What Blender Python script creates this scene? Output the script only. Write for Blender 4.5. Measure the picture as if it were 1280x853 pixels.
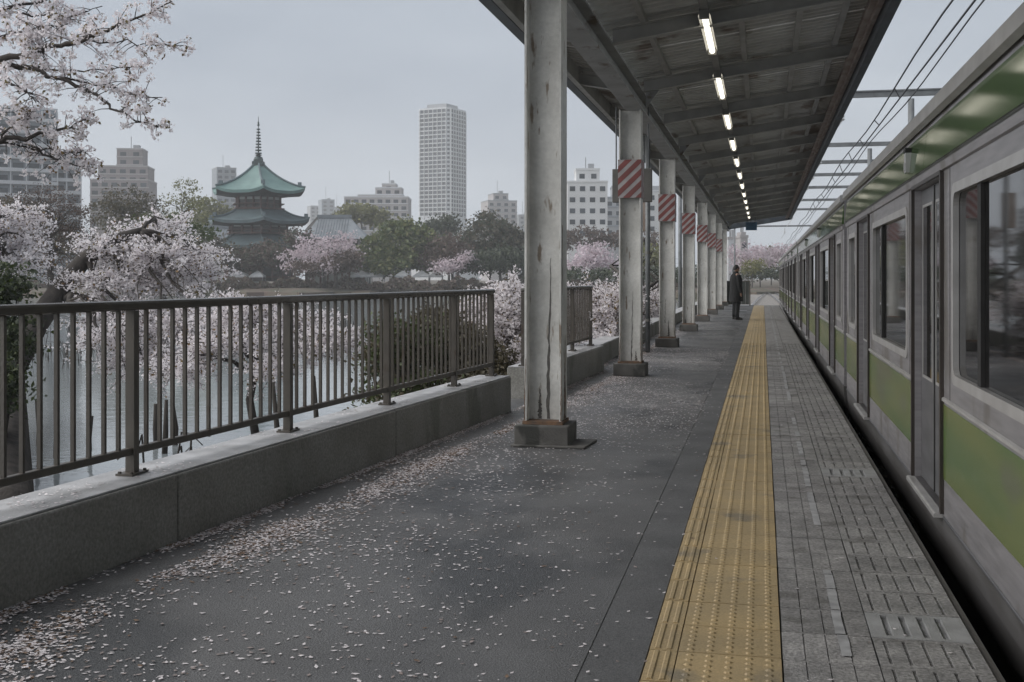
import bpy, bmesh, math, random
import numpy as np
from mathutils import Vector, Matrix, noise as mnoise

for o in list(bpy.data.objects):
    bpy.data.objects.remove(o)
scene = bpy.context.scene
col = scene.collection
random.seed(7)
RNG = np.random.default_rng(7)

# ------------------------------------------------------------------ camera
CAM_H = 1.45
FPX = 1443.0                       # focal length in pixels of a 1280 px wide picture
HZ = 347.0                         # horizon row in that picture
TH = math.atan((953 - 640) / FPX)  # camera looks this far to the left of the track
cam_data = bpy.data.cameras.new('camera')
cam = bpy.data.objects.new('camera', cam_data)
col.objects.link(cam)
cam.location = (0, 0, CAM_H)
cam.rotation_euler = (math.radians(90), 0, TH)
cam_data.sensor_width = 36.0
cam_data.lens = FPX / 1280 * 36
cam_data.shift_y = -(426.5 - HZ) / 1280
cam_data.clip_start = 0.1
cam_data.clip_end = 6000
scene.camera = cam

# ------------------------------------------------------------------ sky, sun, exposure
SUN_EL, SUN_AZ = math.radians(40), math.radians(-108)   # azimuth from +Y, clockwise positive: light comes from the pond side
world = bpy.data.worlds.new('World')
scene.world = world
world.use_nodes = True
wn, wl = world.node_tree.nodes, world.node_tree.links
wn.clear()
w_out = wn.new('ShaderNodeOutputWorld')
w_bg = wn.new('ShaderNodeBackground')
w_sky = wn.new('ShaderNodeTexSky')
w_sky.sky_type = 'NISHITA'
w_sky.sun_disc = False
w_sky.sun_elevation = SUN_EL
w_sky.sun_rotation = SUN_AZ
w_sky.air_density = 1.0
w_sky.dust_density = 4.0
w_tc = wn.new('ShaderNodeTexCoord')
w_map = wn.new('ShaderNodeMapping')
w_map.inputs['Scale'].default_value = (1.0, 1.0, 2.6)
w_noise = wn.new('ShaderNodeTexNoise')
w_noise.inputs['Scale'].default_value = 3.2
w_noise.inputs['Detail'].default_value = 5
w_ramp = wn.new('ShaderNodeValToRGB')                    # an even cloud sheet with faint mottling
w_ramp.color_ramp.elements[0].position = 0.36
w_ramp.color_ramp.elements[0].color = (2.55, 2.87, 3.37, 1)
w_ramp.color_ramp.elements[1].position = 0.66
w_ramp.color_ramp.elements[1].color = (3.33, 3.67, 4.14, 1)
w_mix = wn.new('ShaderNodeMixRGB')
w_mix.inputs['Fac'].default_value = 0.95
wl.new(w_tc.outputs['Generated'], w_map.inputs['Vector'])
wl.new(w_map.outputs['Vector'], w_noise.inputs['Vector'])
wl.new(w_noise.outputs['Fac'], w_ramp.inputs['Fac'])
wl.new(w_sky.outputs['Color'], w_mix.inputs['Color1'])
wl.new(w_ramp.outputs['Color'], w_mix.inputs['Color2'])
wl.new(w_mix.outputs['Color'], w_bg.inputs['Color'])
w_bg.inputs['Strength'].default_value = 0.056
wl.new(w_bg.outputs['Background'], w_out.inputs['Surface'])

sun_data = bpy.data.lights.new('sun', 'SUN')
sun_data.energy = 1.5
sun_data.angle = math.radians(90)
sun_data.color = (1.0, 0.97, 0.93)
sun = bpy.data.objects.new('sun', sun_data)
col.objects.link(sun)
sd = Vector((math.sin(SUN_AZ) * math.cos(SUN_EL), math.cos(SUN_AZ) * math.cos(SUN_EL), math.sin(SUN_EL)))
sun.rotation_euler = sd.to_track_quat('Z', 'Y').to_euler()
sun.location = (-20, 10, 40)

scene.render.engine = 'CYCLES'
scene.view_settings.view_transform = 'Standard'
scene.view_settings.look = 'None'
scene.render.filter_size = 1.9
scene.view_settings.gamma = 1.0
scene.view_settings.use_curve_mapping = False
scene.view_settings.exposure = 1.45
try:
    scene.cycles.use_denoising = True
    scene.cycles.max_bounces = 6
    scene.cycles.volume_bounces = 1
    scene.cycles.transparent_max_bounces = 8
except Exception:
    pass

# ------------------------------------------------------------------ helpers
ct, st = math.cos(TH), math.sin(TH)
FW = Vector((-st, ct, 0)); RT = Vector((ct, st, 0))
def P(px, py, d):
    """point at distance d straight ahead that stands on this line of sight"""
    p = FW * d + RT * (d * (px - 640) / FPX)
    return Vector((p.x, p.y, CAM_H + (HZ - py) * d / FPX))
def G(px, py, z=0.0):
    return P(px, py, FPX * (CAM_H - z) / (py - HZ))

class MB:
    def __init__(s): s.v = []; s.f = []; s.mi = []
    def add(s, vs, fs, m=0):
        n = len(s.v); s.v += [tuple(v) for v in vs]; s.f += [tuple(i + n for i in f) for f in fs]; s.mi += [m] * len(fs); return s
    def box(s, x0, x1, y0, y1, z0, z1, m=0, M=None):
        vs = [Vector(p) for p in ((x0,y0,z0),(x1,y0,z0),(x1,y1,z0),(x0,y1,z0),(x0,y0,z1),(x1,y0,z1),(x1,y1,z1),(x0,y1,z1))]
        if M is not None: vs = [M @ v for v in vs]
        return s.add(vs, [(0,3,2,1),(4,5,6,7),(0,1,5,4),(1,2,6,5),(2,3,7,6),(3,0,4,7)], m)
    def prism(s, poly, ax, a, b, m=0):
        """poly of 2D points swept along axis ax ('x','y','z') from a to b"""
        def mk(p, t):
            return {'x': (t, p[0], p[1]), 'y': (p[0], t, p[1]), 'z': (p[0], p[1], t)}[ax]
        n = len(poly); vs = [mk(p, a) for p in poly] + [mk(p, b) for p in poly]
        fs = [tuple(range(n - 1, -1, -1)), tuple(range(n, 2 * n))] + [(i, (i + 1) % n, n + (i + 1) % n, n + i) for i in range(n)]
        return s.add(vs, fs, m)
    def tube(s, pts, rad, n=6, m=0, cap=True):
        pts = [Vector(p) for p in pts]
        if not hasattr(rad, '__len__'): rad = [rad] * len(pts)
        vs = []; fs = []
        ref = None
        for i, p in enumerate(pts):
            t = (pts[min(i + 1, len(pts) - 1)] - pts[max(i - 1, 0)])
            if t.length < 1e-9: t = Vector((0, 0, 1))
            t.normalize()
            if ref is None:
                ref = Vector((1, 0, 0)) if abs(t.x) < 0.8 else Vector((0, 1, 0))
            u = (ref - t * ref.dot(t)).normalized(); ref = u; w = t.cross(u)
            for k in range(n):
                a = 2 * math.pi * k / n
                vs.append(p + (u * math.cos(a) + w * math.sin(a)) * rad[i])
        for i in range(len(pts) - 1):
            for k in range(n):
                k2 = (k + 1) % n
                fs.append((i * n + k, i * n + k2, (i + 1) * n + k2, (i + 1) * n + k))
        if cap:
            fs.append(tuple(range(n - 1, -1, -1))); L = (len(pts) - 1) * n
            fs.append(tuple(range(L, L + n)))
        return s.add(vs, fs, m)
    def lathe(s, prof, n=16, m=0, c=(0, 0, 0), a0=0.0):
        vs = []; fs = []
        for r, z in prof:
            for k in range(n):
                a = 2 * math.pi * k / n + a0
                vs.append((c[0] + r * math.cos(a), c[1] + r * math.sin(a), c[2] + z))
        for i in range(len(prof) - 1):
            for k in range(n):
                k2 = (k + 1) % n
                fs.append((i * n + k, i * n + k2, (i + 1) * n + k2, (i + 1) * n + k))
        fs.append(tuple(range(n - 1, -1, -1))); L = (len(prof) - 1) * n
        fs.append(tuple(range(L, L + n)))
        return s.add(vs, fs, m)
    def mesh(s, name, mats, smooth=False):
        me = bpy.data.meshes.new(name)
        me.from_pydata(s.v, [], s.f)
        if not isinstance(mats, (list, tuple)): mats = [mats]
        for m in mats: me.materials.append(m)
        if len(mats) > 1: me.polygons.foreach_set('material_index', s.mi)
        if smooth: me.polygons.foreach_set('use_smooth', [True] * len(me.polygons))
        me.update()
        return me
    def build(s, name, mats, parent=None, smooth=False, bevel=0, loc=None):
        return mkobj(name, s.mesh(name, mats, smooth), parent, bevel, loc)

def mkobj(name, me, parent=None, bevel=0, loc=None):
    o = bpy.data.objects.new(name, me); col.objects.link(o)
    if parent is not None: o.parent = parent
    if loc is not None: o.location = loc
    if bevel:
        b = o.modifiers.new('bevel', 'BEVEL'); b.width = bevel; b.segments = 2; b.limit_method = 'ANGLE'
    return o
def tag(o, label=None, cat=None, group=None, kind=None):
    if label: o['label'] = label
    if cat: o['category'] = cat
    if group: o['group'] = group
    if kind: o['kind'] = kind
    return o
def thing(name, label, cat, loc=(0, 0, 0), rz=0, group=None):
    o = bpy.data.objects.new(name, None); col.objects.link(o)
    o.empty_display_size = 0.2
    o.location = loc; o.rotation_euler = (0, 0, rz)
    return tag(o, label, cat, group)
def kids(o): return [c for c in bpy.data.objects if c.parent == o]
def copy_tree(o, parent=None, _map=None):
    if _map is None:
        _map = {}
        for c in bpy.data.objects:
            if c.parent: _map.setdefault(c.parent.name, []).append(c)
    c = o.copy(); col.objects.link(c); c.parent = parent
    for ch in _map.get(o.name, []): copy_tree(ch, c, _map)
    return c
def quadsoup(name, C, size, mats, parent=None, up_bias=0.0, aspect=1.0, mi=None, rng=RNG, fold=0.25):
    """many small leaf-like faces: C (n,3) centres, size (n,) edge length; each is a folded pair of triangles"""
    n = len(C)
    N = rng.normal(size=(n, 3)); N[:, 2] += up_bias; N /= np.linalg.norm(N, axis=1)[:, None]
    T = rng.normal(size=(n, 3)); U = np.cross(N, T); U /= np.linalg.norm(U, axis=1)[:, None] + 1e-9
    V = np.cross(N, U)
    s = (np.asarray(size) * 0.5)[:, None]
    a = C - U * s * aspect; b = C + V * s * 0.62 - N * s * fold; c = C + U * s * aspect; d = C - V * s * 0.62 - N * s * fold
    verts = np.stack([a, b, c, d], 1).reshape(-1, 3).astype(np.float32)
    me = bpy.data.meshes.new(name)
    me.vertices.add(4 * n); me.vertices.foreach_set('co', verts.ravel())
    me.loops.add(6 * n)
    idx = (np.arange(n)[:, None] * 4 + np.array([0, 1, 2, 0, 2, 3])[None, :]).ravel().astype(np.int32)
    me.loops.foreach_set('vertex_index', idx)
    me.polygons.add(2 * n)
    me.polygons.foreach_set('loop_start', np.arange(0, 6 * n, 3, dtype=np.int32))
    me.polygons.foreach_set('loop_total', np.full(2 * n, 3, dtype=np.int32))
    if not isinstance(mats, (list, tuple)): mats = [mats]
    for m in mats: me.materials.append(m)
    if mi is not None: me.polygons.foreach_set('material_index', np.repeat(np.asarray(mi, dtype=np.int32), 2))
    me.update(calc_edges=True); me.validate()
    return mkobj(name, me, parent)

# ------------------------------------------------------------------ materials
def srgb(r, g, b):
    f = lambda c: (c / 255 / 12.92) if c / 255 <= 0.04045 else ((c / 255 + 0.055) / 1.055) ** 2.4
    return (f(r), f(g), f(b))
def mat(name, c1, c2=None, scale=4.0, rough=0.6, rough2=None, bump=0.0, bscale=40.0, metal=0.0, spec=0.5,
        detail=4.0, contrast=(0.35, 0.65), streak=None, vary=0.0, stretch=(1, 1, 1), coat=0.0, leaf=0.0, stain=None, grain=None):
    m = bpy.data.materials.new(name); m.use_nodes = True
    nt = m.node_tree; ns, ln = nt.nodes, nt.links; ns.clear()
    out = ns.new('ShaderNodeOutputMaterial'); b = ns.new('ShaderNodeBsdfPrincipled')
    b.inputs['Roughness'].default_value = rough; b.inputs['Metallic'].default_value = metal
    b.inputs['Specular IOR Level'].default_value = spec
    if coat: b.inputs['Coat Weight'].default_value = coat; b.inputs['Coat Roughness'].default_value = 0.08
    geo = ns.new('ShaderNodeNewGeometry'); mp = ns.new('ShaderNodeMapping'); mp.inputs['Scale'].default_value = stretch
    ln.new(geo.outputs['Position'], mp.inputs['Vector'])
    nz = ns.new('ShaderNodeTexNoise'); nz.inputs['Scale'].default_value = scale; nz.inputs['Detail'].default_value = detail
    ln.new(mp.outputs['Vector'], nz.inputs['Vector'])
    cr = ns.new('ShaderNodeValToRGB'); e = cr.color_ramp.elements
    c2 = c2 or tuple(x * 0.8 for x in c1)
    e[0].position, e[1].position = contrast; e[0].color = (*c1, 1); e[1].color = (*c2, 1)
    ln.new(nz.outputs['Fac'], cr.inputs['Fac'])
    colr = cr.outputs['Color']
    if stain:                                       # (colour, scale, threshold, stretch): patches of wear
        sc_, ss, thr, sst = stain
        mp2 = ns.new('ShaderNodeMapping'); mp2.inputs['Scale'].default_value = sst; ln.new(geo.outputs['Position'], mp2.inputs['Vector'])
        n2 = ns.new('ShaderNodeTexNoise'); n2.inputs['Scale'].default_value = ss; n2.inputs['Detail'].default_value = 6
        ln.new(mp2.outputs['Vector'], n2.inputs['Vector'])
        r2 = ns.new('ShaderNodeValToRGB'); r2.color_ramp.elements[0].position = thr; r2.color_ramp.elements[1].position = thr + 0.07
        ln.new(n2.outputs['Fac'], r2.inputs['Fac'])
        mx = ns.new('ShaderNodeMixRGB'); ln.new(r2.outputs['Color'], mx.inputs['Fac']); ln.new(colr, mx.inputs['Color1'])
        mx.inputs['Color2'].default_value = (*sc_, 1); colr = mx.outputs['Color']
    if grain:                                       # fine speckle
        ng = ns.new('ShaderNodeTexNoise'); ng.inputs['Scale'].default_value = grain[1]; ng.inputs['Detail'].default_value = 3
        ln.new(geo.outputs['Position'], ng.inputs['Vector'])
        mg = ns.new('ShaderNodeMapRange'); mg.inputs['From Min'].default_value = .3; mg.inputs['From Max'].default_value = .7
        mg.inputs['To Min'].default_value = 1 - grain[0]; mg.inputs['To Max'].default_value = 1 + grain[0]
        ln.new(ng.outputs['Fac'], mg.inputs['Value'])
        mq = ns.new('ShaderNodeMixRGB'); mq.blend_type = 'MULTIPLY'; mq.inputs['Fac'].default_value = 1
        ln.new(colr, mq.inputs['Color1']); ln.new(mg.outputs['Result'], mq.inputs['Color2']); colr = mq.outputs['Color']
    if vary:                                        # each object a little lighter or darker
        oi = ns.new('ShaderNodeObjectInfo'); mr = ns.new('ShaderNodeMapRange')
        mr.inputs['To Min'].default_value = 1 - vary; mr.inputs['To Max'].default_value = 1 + vary
        ln.new(oi.outputs['Random'], mr.inputs['Value'])
        mm = ns.new('ShaderNodeMixRGB'); mm.blend_type = 'MULTIPLY'; mm.inputs['Fac'].default_value = 1
        ln.new(colr, mm.inputs['Color1']); ln.new(mr.outputs['Result'], mm.inputs['Color2']); colr = mm.outputs['Color']
    ln.new(colr, b.inputs['Base Color'])
    if rough2 is not None:
        n3 = ns.new('ShaderNodeTexNoise'); n3.inputs['Scale'].default_value = scale * 0.45; n3.inputs['Detail'].default_value = 5
        ln.new(mp.outputs['Vector'], n3.inputs['Vector'])
        mr2 = ns.new('ShaderNodeMapRange'); mr2.inputs['From Min'].default_value = 0.35; mr2.inputs['From Max'].default_value = 0.65
        mr2.inputs['To Min'].default_value = rough; mr2.inputs['To Max'].default_value = rough2
        ln.new(n3.outputs['Fac'], mr2.inputs['Value']); ln.new(mr2.outputs['Result'], b.inputs['Roughness'])
    if bump:
        nb = ns.new('ShaderNodeTexNoise'); nb.inputs['Scale'].default_value = bscale; nb.inputs['Detail'].default_value = 4
        ln.new(mp.outputs['Vector'], nb.inputs['Vector'])
        bp = ns.new('ShaderNodeBump'); bp.inputs['Strength'].default_value = bump; bp.inputs['Distance'].default_value = 0.02
        ln.new(nb.outputs['Fac'], bp.inputs['Height']); ln.new(bp.outputs['Normal'], b.inputs['Normal'])
    if leaf:
        tr = ns.new('ShaderNodeBsdfTranslucent'); ln.new(colr, tr.inputs['Color'])
        ms = ns.new('ShaderNodeMixShader'); ms.inputs['Fac'].default_value = leaf
        ln.new(b.outputs['BSDF'], ms.inputs[1]); ln.new(tr.outputs['BSDF'], ms.inputs[2]); ln.new(ms.outputs['Shader'], out.inputs['Surface'])
    else:
        ln.new(b.outputs['BSDF'], out.inputs['Surface'])
    return m
def emit(name, c, s):
    m = bpy.data.materials.new(name); m.use_nodes = True; nt = m.node_tree; nt.nodes.clear()
    o = nt.nodes.new('ShaderNodeOutputMaterial'); e = nt.nodes.new('ShaderNodeEmission')
    e.inputs['Color'].default_value = (*c, 1); e.inputs['Strength'].default_value = s
    nt.links.new(e.outputs['Emission'], o.inputs['Surface']); return m

M = {}
M['asphalt'] = mat('asphalt', (0.086, 0.086, 0.088), (0.119, 0.119, 0.12), 1.3, 0.27, 0.66, 0.4, 140, stain=((0.055, 0.057, 0.06), 0.9, 0.53, (1, .5, 1)), grain=(.45, 110))
M['asphalt_strip'] = mat('asphalt_strip', (0.08, 0.081, 0.083), (0.11, 0.111, 0.113), 2.0, 0.45, 0.7, 0.25, 160, grain=(.35, 120))
M['slab'] = mat('slab_concrete', (0.075, 0.073, 0.07), (0.11, 0.108, 0.1), 3, 0.85, None, 0.2, 60)
M['yellow'] = mat('yellow_tile', (0.41, 0.305, 0.16), (0.345, 0.265, 0.15), 4, 0.55, None, 0.15, 120, vary=0.07, grain=(.18, 90), stain=((0.22, 0.185, 0.13), 2.2, 0.60, (1, 1, 1)))
M['paver'] = mat('paver_concrete', (0.20, 0.195, 0.193), (0.30, 0.29, 0.285), 7, 0.6, 0.85, 0.35, 90, vary=0.14, stain=((0.165, 0.158, 0.152), 4, 0.58, (1, 1, 1)), grain=(.38, 60))
M['paver_new'] = mat('paver_pale', (0.36, 0.36, 0.365), (0.27, 0.27, 0.27), 8, 0.7, None, 0.3, 90)
M['white_line'] = mat('worn_line', (0.42, 0.42, 0.43), (0.26, 0.26, 0.265), 9, 0.7)
M['wall'] = mat('wet_concrete', (0.195, 0.19, 0.172), (0.25, 0.245, 0.228), 2.2, 0.7, None, 0.3, 70, stain=((0.155, 0.155, 0.135), 1.6, 0.55, (1, 1, 0.35)), grain=(.25, 60))
M['wall_top'] = mat('sky_lit_wall_top', (0.42, 0.42, 0.43), (0.28, 0.28, 0.285), 5, 0.4, 0.7, 0.25, 70)  # wall concrete in a paler colour, skylight on the top painted in
M['rail'] = mat('brown_rail_paint', (0.058, 0.051, 0.043), (0.08, 0.07, 0.058), 6, 0.42, 0.6, 0.1, 90, stain=((0.05, 0.035, 0.025), 9, 0.62, (1, 1, .4)))
M['column'] = mat('white_column_paint', (0.66, 0.655, 0.63), (0.53, 0.525, 0.50), 3.0, 0.5, 0.7, 0.15, 60, stain=((0.26, 0.215, 0.17), 6.0, 0.625, (2.5, 2.5, 0.6)), grain=(.08, 30))
M['rail_top'] = mat('wet_rail_paint', (0.06, 0.053, 0.045), (0.08, 0.07, 0.058), 6, 0.16, 0.3, 0.05, 90, spec=0.7)
M['jamb'] = mat('brown_door_jamb', (0.05, 0.04, 0.034), (0.035, 0.03, 0.027), 4, 0.35)
M['rust'] = mat('rust', (0.12, 0.085, 0.065), (0.22, 0.13, 0.08), 20, 0.85, None, 0.3, 80)
M['soot'] = mat('flaked_paint', (0.10, 0.095, 0.09), (0.15, 0.14, 0.13), 18, 0.85, None, 0.3, 80)
M['plinth'] = mat('plinth_concrete', (0.10, 0.095, 0.09), (0.15, 0.145, 0.135), 5, 0.8, None, 0.3, 70, stain=((0.055, 0.055, 0.05), 4, 0.56, (1, 1, .6)))
M['girder'] = mat('grey_girder_paint', (0.38, 0.385, 0.39), (0.28, 0.28, 0.28), 2.6, 0.6, None, 0.1, 50, stain=((0.14, 0.11, 0.085), 3.0, 0.62, (1, .5, 1)))
M['rafter'] = mat('dim_rafter_paint', (0.42, 0.415, 0.40), (0.32, 0.315, 0.30), 3, 0.65)
M['deck'] = mat('corrugated_deck', (0.62, 0.62, 0.60), (0.48, 0.475, 0.46), 1.8, 0.6, None, 0.0, stain=((0.28, 0.24, 0.21), 1.6, 0.57, (1, .4, 1)))
M['fascia'] = mat('rusty_fascia', (0.33, 0.28, 0.25), (0.20, 0.15, 0.12), 2.2, 0.65, None, 0.1, 60)
M['gutter'] = mat('blue_grey_gutter', (0.07, 0.085, 0.10), (0.05, 0.055, 0.065), 3, 0.5)
M['red'] = mat('hazard_red', (0.22, 0.065, 0.06), (0.16, 0.055, 0.05), 6, 0.5)
M['haz_white'] = mat('hazard_white', (0.38, 0.355, 0.355), (0.3, 0.28, 0.28), 6, 0.5)
M['steel'] = mat('brushed_steel', (0.385, 0.37, 0.378), (0.315, 0.305, 0.312), 3, 0.34, 0.46, 0.0, metal=0.5, stretch=(1, 1, 12), stain=((0.25, 0.232, 0.218), 1.1, 0.55, (1, 1.6, .9)))
M['steel_dark'] = mat('worn_steel', (0.20, 0.198, 0.205), (0.14, 0.14, 0.145), 3, 0.45, None, 0.0, metal=0.5, stretch=(1, .6, 3))
M['skirt'] = mat('grimy_skirt', (0.17, 0.165, 0.165), (0.11, 0.105, 0.10), 2.5, 0.5, None, 0.0, metal=0.2, stretch=(1, .5, 3))
M['steel_trim'] = mat('bright_trim', (0.52, 0.51, 0.50), (0.42, 0.41, 0.40), 5, 0.3, None, 0.0, metal=0.25)
M['green'] = mat('train_green', (0.165, 0.185, 0.06), (0.095, 0.15, 0.055), 1.5, 0.14, 0.26, 0.0, spec=0.5, stretch=(1, .3, 2.6), stain=((0.12, 0.135, 0.075), 1.3, 0.6, (1, .6, 1.5)))  # yellow strip's reflection painted in as yellow-green streaks
M['green_top'] = mat('train_green_upper', (0.085, 0.14, 0.055), (0.07, 0.12, 0.05), 1.4, 0.07, 0.12, 0.0, spec=0.8)
M['glass'] = mat('dark_glass', (0.014, 0.014, 0.014), (0.01, 0.01, 0.01), 2, 0.035, None, 0.0, spec=0.45)
M['rubber'] = mat('black_rubber', (0.018, 0.018, 0.018), (0.028, 0.027, 0.026), 8, 0.6)
M['underframe'] = mat('underframe', (0.075, 0.07, 0.067), (0.10, 0.093, 0.088), 5, 0.8)
M['roof_grey'] = mat('train_roof', (0.17, 0.17, 0.17), (0.12, 0.12, 0.12), 4, 0.7)
M['tube'] = emit('fluorescent', (1.0, 0.95, 0.80), 0.95)
M['housing'] = mat('lamp_housing', (0.24, 0.235, 0.22), (0.17, 0.165, 0.155), 6, 0.5)
M['ballast'] = mat('ballast', (0.12, 0.11, 0.10), (0.30, 0.28, 0.26), 22, 0.95, None, 0.9, 30)
M['railsteel'] = mat('rail_steel', (0.45, 0.45, 0.47), (0.35, 0.34, 0.34), 6, 0.22, None, 0.0, metal=0.95)
M['sleeper'] = mat('sleeper', (0.16, 0.155, 0.15), (0.22, 0.21, 0.2), 4, 0.9)
M['earth'] = mat('earth', (0.05, 0.045, 0.035), (0.085, 0.075, 0.06), 1.4, 0.95, None, 0.6, 12)
M['grass_ground'] = mat('grassy_earth', (0.05, 0.062, 0.025), (0.09, 0.08, 0.05), 0.35, 0.95, None, 0.5, 6)
M['hedge_red'] = mat('reddish_bank', (0.10, 0.07, 0.055), (0.06, 0.06, 0.035), 0.25, 0.95, None, 0.4, 3)
M['bark'] = mat('cherry_bark', (0.035, 0.03, 0.027), (0.065, 0.055, 0.048), 7, 0.85, None, 0.5, 30)
M['bark_far'] = mat('grey_bark', (0.06, 0.052, 0.047), (0.09, 0.08, 0.07), 1.5, 0.9)
M['blossom'] = mat('cherry_blossom', (0.88, 0.845, 0.86), (0.74, 0.69, 0.71), 6, 0.7, None, 0.0, leaf=0.5, contrast=(0.4, 0.68))
M['blossom_far'] = mat('cherry_blossom_distant', (0.70, 0.61, 0.65), (0.46, 0.38, 0.41), 0.8, 0.8, None, 0.0, leaf=0.4)
M['bud'] = mat('young_leaf_brown', (0.20, 0.115, 0.05), (0.15, 0.13, 0.045), 5, 0.6, leaf=0.3)
M['petal'] = mat('fallen_petal', (0.86, 0.82, 0.83), (0.70, 0.65, 0.665), 14, 0.7, leaf=0.2)
M['petal_trodden'] = mat('trodden_petal', (0.34, 0.29, 0.28), (0.22, 0.18, 0.165), 20, 0.7)
M['litter'] = mat('brown_litter', (0.22, 0.15, 0.10), (0.13, 0.085, 0.06), 16, 0.85)
def leafmat(n, c1, c2, sc=0.35): return mat(n, c1, c2, sc, 0.6, None, 0.0, leaf=0.25, contrast=(0.35, 0.66))
M['leaf_green'] = leafmat('broadleaf_green', (0.13, 0.155, 0.052), (0.05, 0.078, 0.028), 0.5)
M['leaf_dark'] = leafmat('evergreen_dark', (0.065, 0.08, 0.042), (0.027, 0.038, 0.022), .6)
M['leaf_olive'] = leafmat('olive_brown_leaf', (0.12, 0.10, 0.06), (0.05, 0.048, 0.032), .6)
M['leaf_spring'] = leafmat('spring_leaf', (0.19, 0.19, 0.07), (0.12, 0.12, 0.05))
M['leaf_rust'] = leafmat('rusty_bud', (0.125, 0.085, 0.068), (0.075, 0.055, 0.045))
M['leaf_shrub'] = leafmat('shrub_leaf', (0.075, 0.098, 0.03), (0.04, 0.055, 0.02), 3)
M['reed'] = mat('dead_reed', (0.05, 0.042, 0.036), (0.03, 0.026, 0.022), 6, 0.9)
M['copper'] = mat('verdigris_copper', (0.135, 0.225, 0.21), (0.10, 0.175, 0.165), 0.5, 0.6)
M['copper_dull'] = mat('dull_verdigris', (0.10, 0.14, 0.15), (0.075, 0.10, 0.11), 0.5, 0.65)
M['temple_wood'] = mat('temple_red_wood', (0.11, 0.055, 0.045), (0.07, 0.04, 0.035), 0.8, 0.7)
M['temple_dark'] = mat('temple_dark_timber', (0.045, 0.045, 0.042), (0.06, 0.055, 0.05), 0.8, 0.7)
M['temple_white'] = mat('temple_plaster', (0.35, 0.36, 0.34), (0.28, 0.29, 0.28), 1, 0.7)
M['bronze'] = mat('bronze_spire', (0.05, 0.075, 0.075), (0.04, 0.05, 0.05), 2, 0.5, metal=0.4)
M['tile_roof'] = mat('grey_roof_tile', (0.17, 0.19, 0.21), (0.125, 0.14, 0.155), 0.6, 0.5)
M['coat'] = mat('dark_coat', (0.009, 0.009, 0.010), (0.013, 0.013, 0.014), 12, 0.85)
M['trousers'] = mat('dark_trousers', (0.010, 0.011, 0.013), (0.014, 0.015, 0.017), 12, 0.85)
M['skin'] = mat('skin', (0.40, 0.25, 0.18), (0.36, 0.22, 0.16), 12, 0.55)
M['hair'] = mat('black_hair', (0.012, 0.011, 0.01), (0.02, 0.018, 0.016), 60, 0.6)
M['leather'] = mat('black_leather', (0.014, 0.013, 0.012), None, 12, 0.4)
M['signgrey'] = mat('sign_back', (0.13, 0.125, 0.115), (0.09, 0.085, 0.08), 4, 0.6)
M['signblue'] = mat('sign_blue', (0.05, 0.13, 0.22), (0.045, 0.11, 0.19), 4, 0.5)
M['galv'] = mat('galvanised', (0.17, 0.18, 0.185), (0.12, 0.125, 0.13), 3, 0.55, metal=0.2)
M['wire'] = mat('wire', (0.035, 0.036, 0.038), None, 3, 0.5)
M['insul'] = mat('insulator', (0.5, 0.5, 0.5), None, 3, 0.3)
M['fence_far'] = mat('dark_green_panel', (0.045, 0.052, 0.048), (0.06, 0.065, 0.06), 6, 0.7)
def bm_(n, c, c2=None): return mat(n, c, c2 or tuple(x * .86 for x in c), 0.12, 0.75)
M['b_pale'] = bm_('pale_render', (0.50, 0.51, 0.53)); M['b_white'] = bm_('white_render', (0.58, 0.585, 0.59))
M['b_brown'] = bm_('mauve_brown_tile', (0.22, 0.19, 0.19)); M['b_grey'] = bm_('grey_render', (0.27, 0.28, 0.295))
M['b_cream'] = bm_('cream_grey_render', (0.35, 0.33, 0.33)); M['b_blue'] = bm_('blue_grey_tile', (0.21, 0.235, 0.265))
M['b_rust'] = bm_('brick_brown', (0.26, 0.18, 0.15))
M['b_glass'] = mat('building_glass', (0.028, 0.036, 0.046), (0.05, 0.06, 0.072), 0.3, 0.45, spec=0.15, vary=0.4)
M['tent'] = mat('white_canvas', (0.6, 0.61, 0.62), (0.5, 0.51, 0.52), 2, 0.8)

# ------------------------------------------------------------------ ground, pond, far shore
ZP = -1.6                                    # pond level
def sheet(name, pts, z, m, nsub=0):
    mb = MB(); mb.add([(x, y, z) for x, y in pts], [tuple(range(len(pts)))])
    return tag(mb.build(name, m), kind='structure')
sheet('ground', [(-1090, -35), (890, -35), (890, 1590), (-1090, 1590)], -1.9, M['grass_ground'])
wm = bpy.data.materials.new('pond_water'); wm.use_nodes = True
_n, _l = wm.node_tree.nodes, wm.node_tree.links
_b = _n['Principled BSDF']; _b.inputs['Base Color'].default_value = (0.24, 0.265, 0.275, 1)
_b.inputs['Roughness'].default_value = 0.07; _b.inputs['IOR'].default_value = 1.33; _b.inputs['Specular IOR Level'].default_value = 0.9
_g = _n.new('ShaderNodeNewGeometry'); _m = _n.new('ShaderNodeMapping'); _m.inputs['Scale'].default_value = (1, 1, 1)
_t = _n.new('ShaderNodeTexNoise'); _t.inputs['Scale'].default_value = 2.5; _t.inputs['Detail'].default_value = 3
_p = _n.new('ShaderNodeBump'); _p.inputs['Strength'].default_value = 0.12; _p.inputs['Distance'].default_value = 0.05
_l.new(_g.outputs['Position'], _m.inputs['Vector']); _l.new(_m.outputs['Vector'], _t.inputs['Vector'])
_l.new(_t.outputs['Fac'], _p.inputs['Height']); _l.new(_p.outputs['Normal'], _b.inputs['Normal'])
sheet('pond_water', [(-300, -34), (-6.5, -34), (-6.5, 120), (-20, 220), (-300, 220)], ZP, wm)

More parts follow.
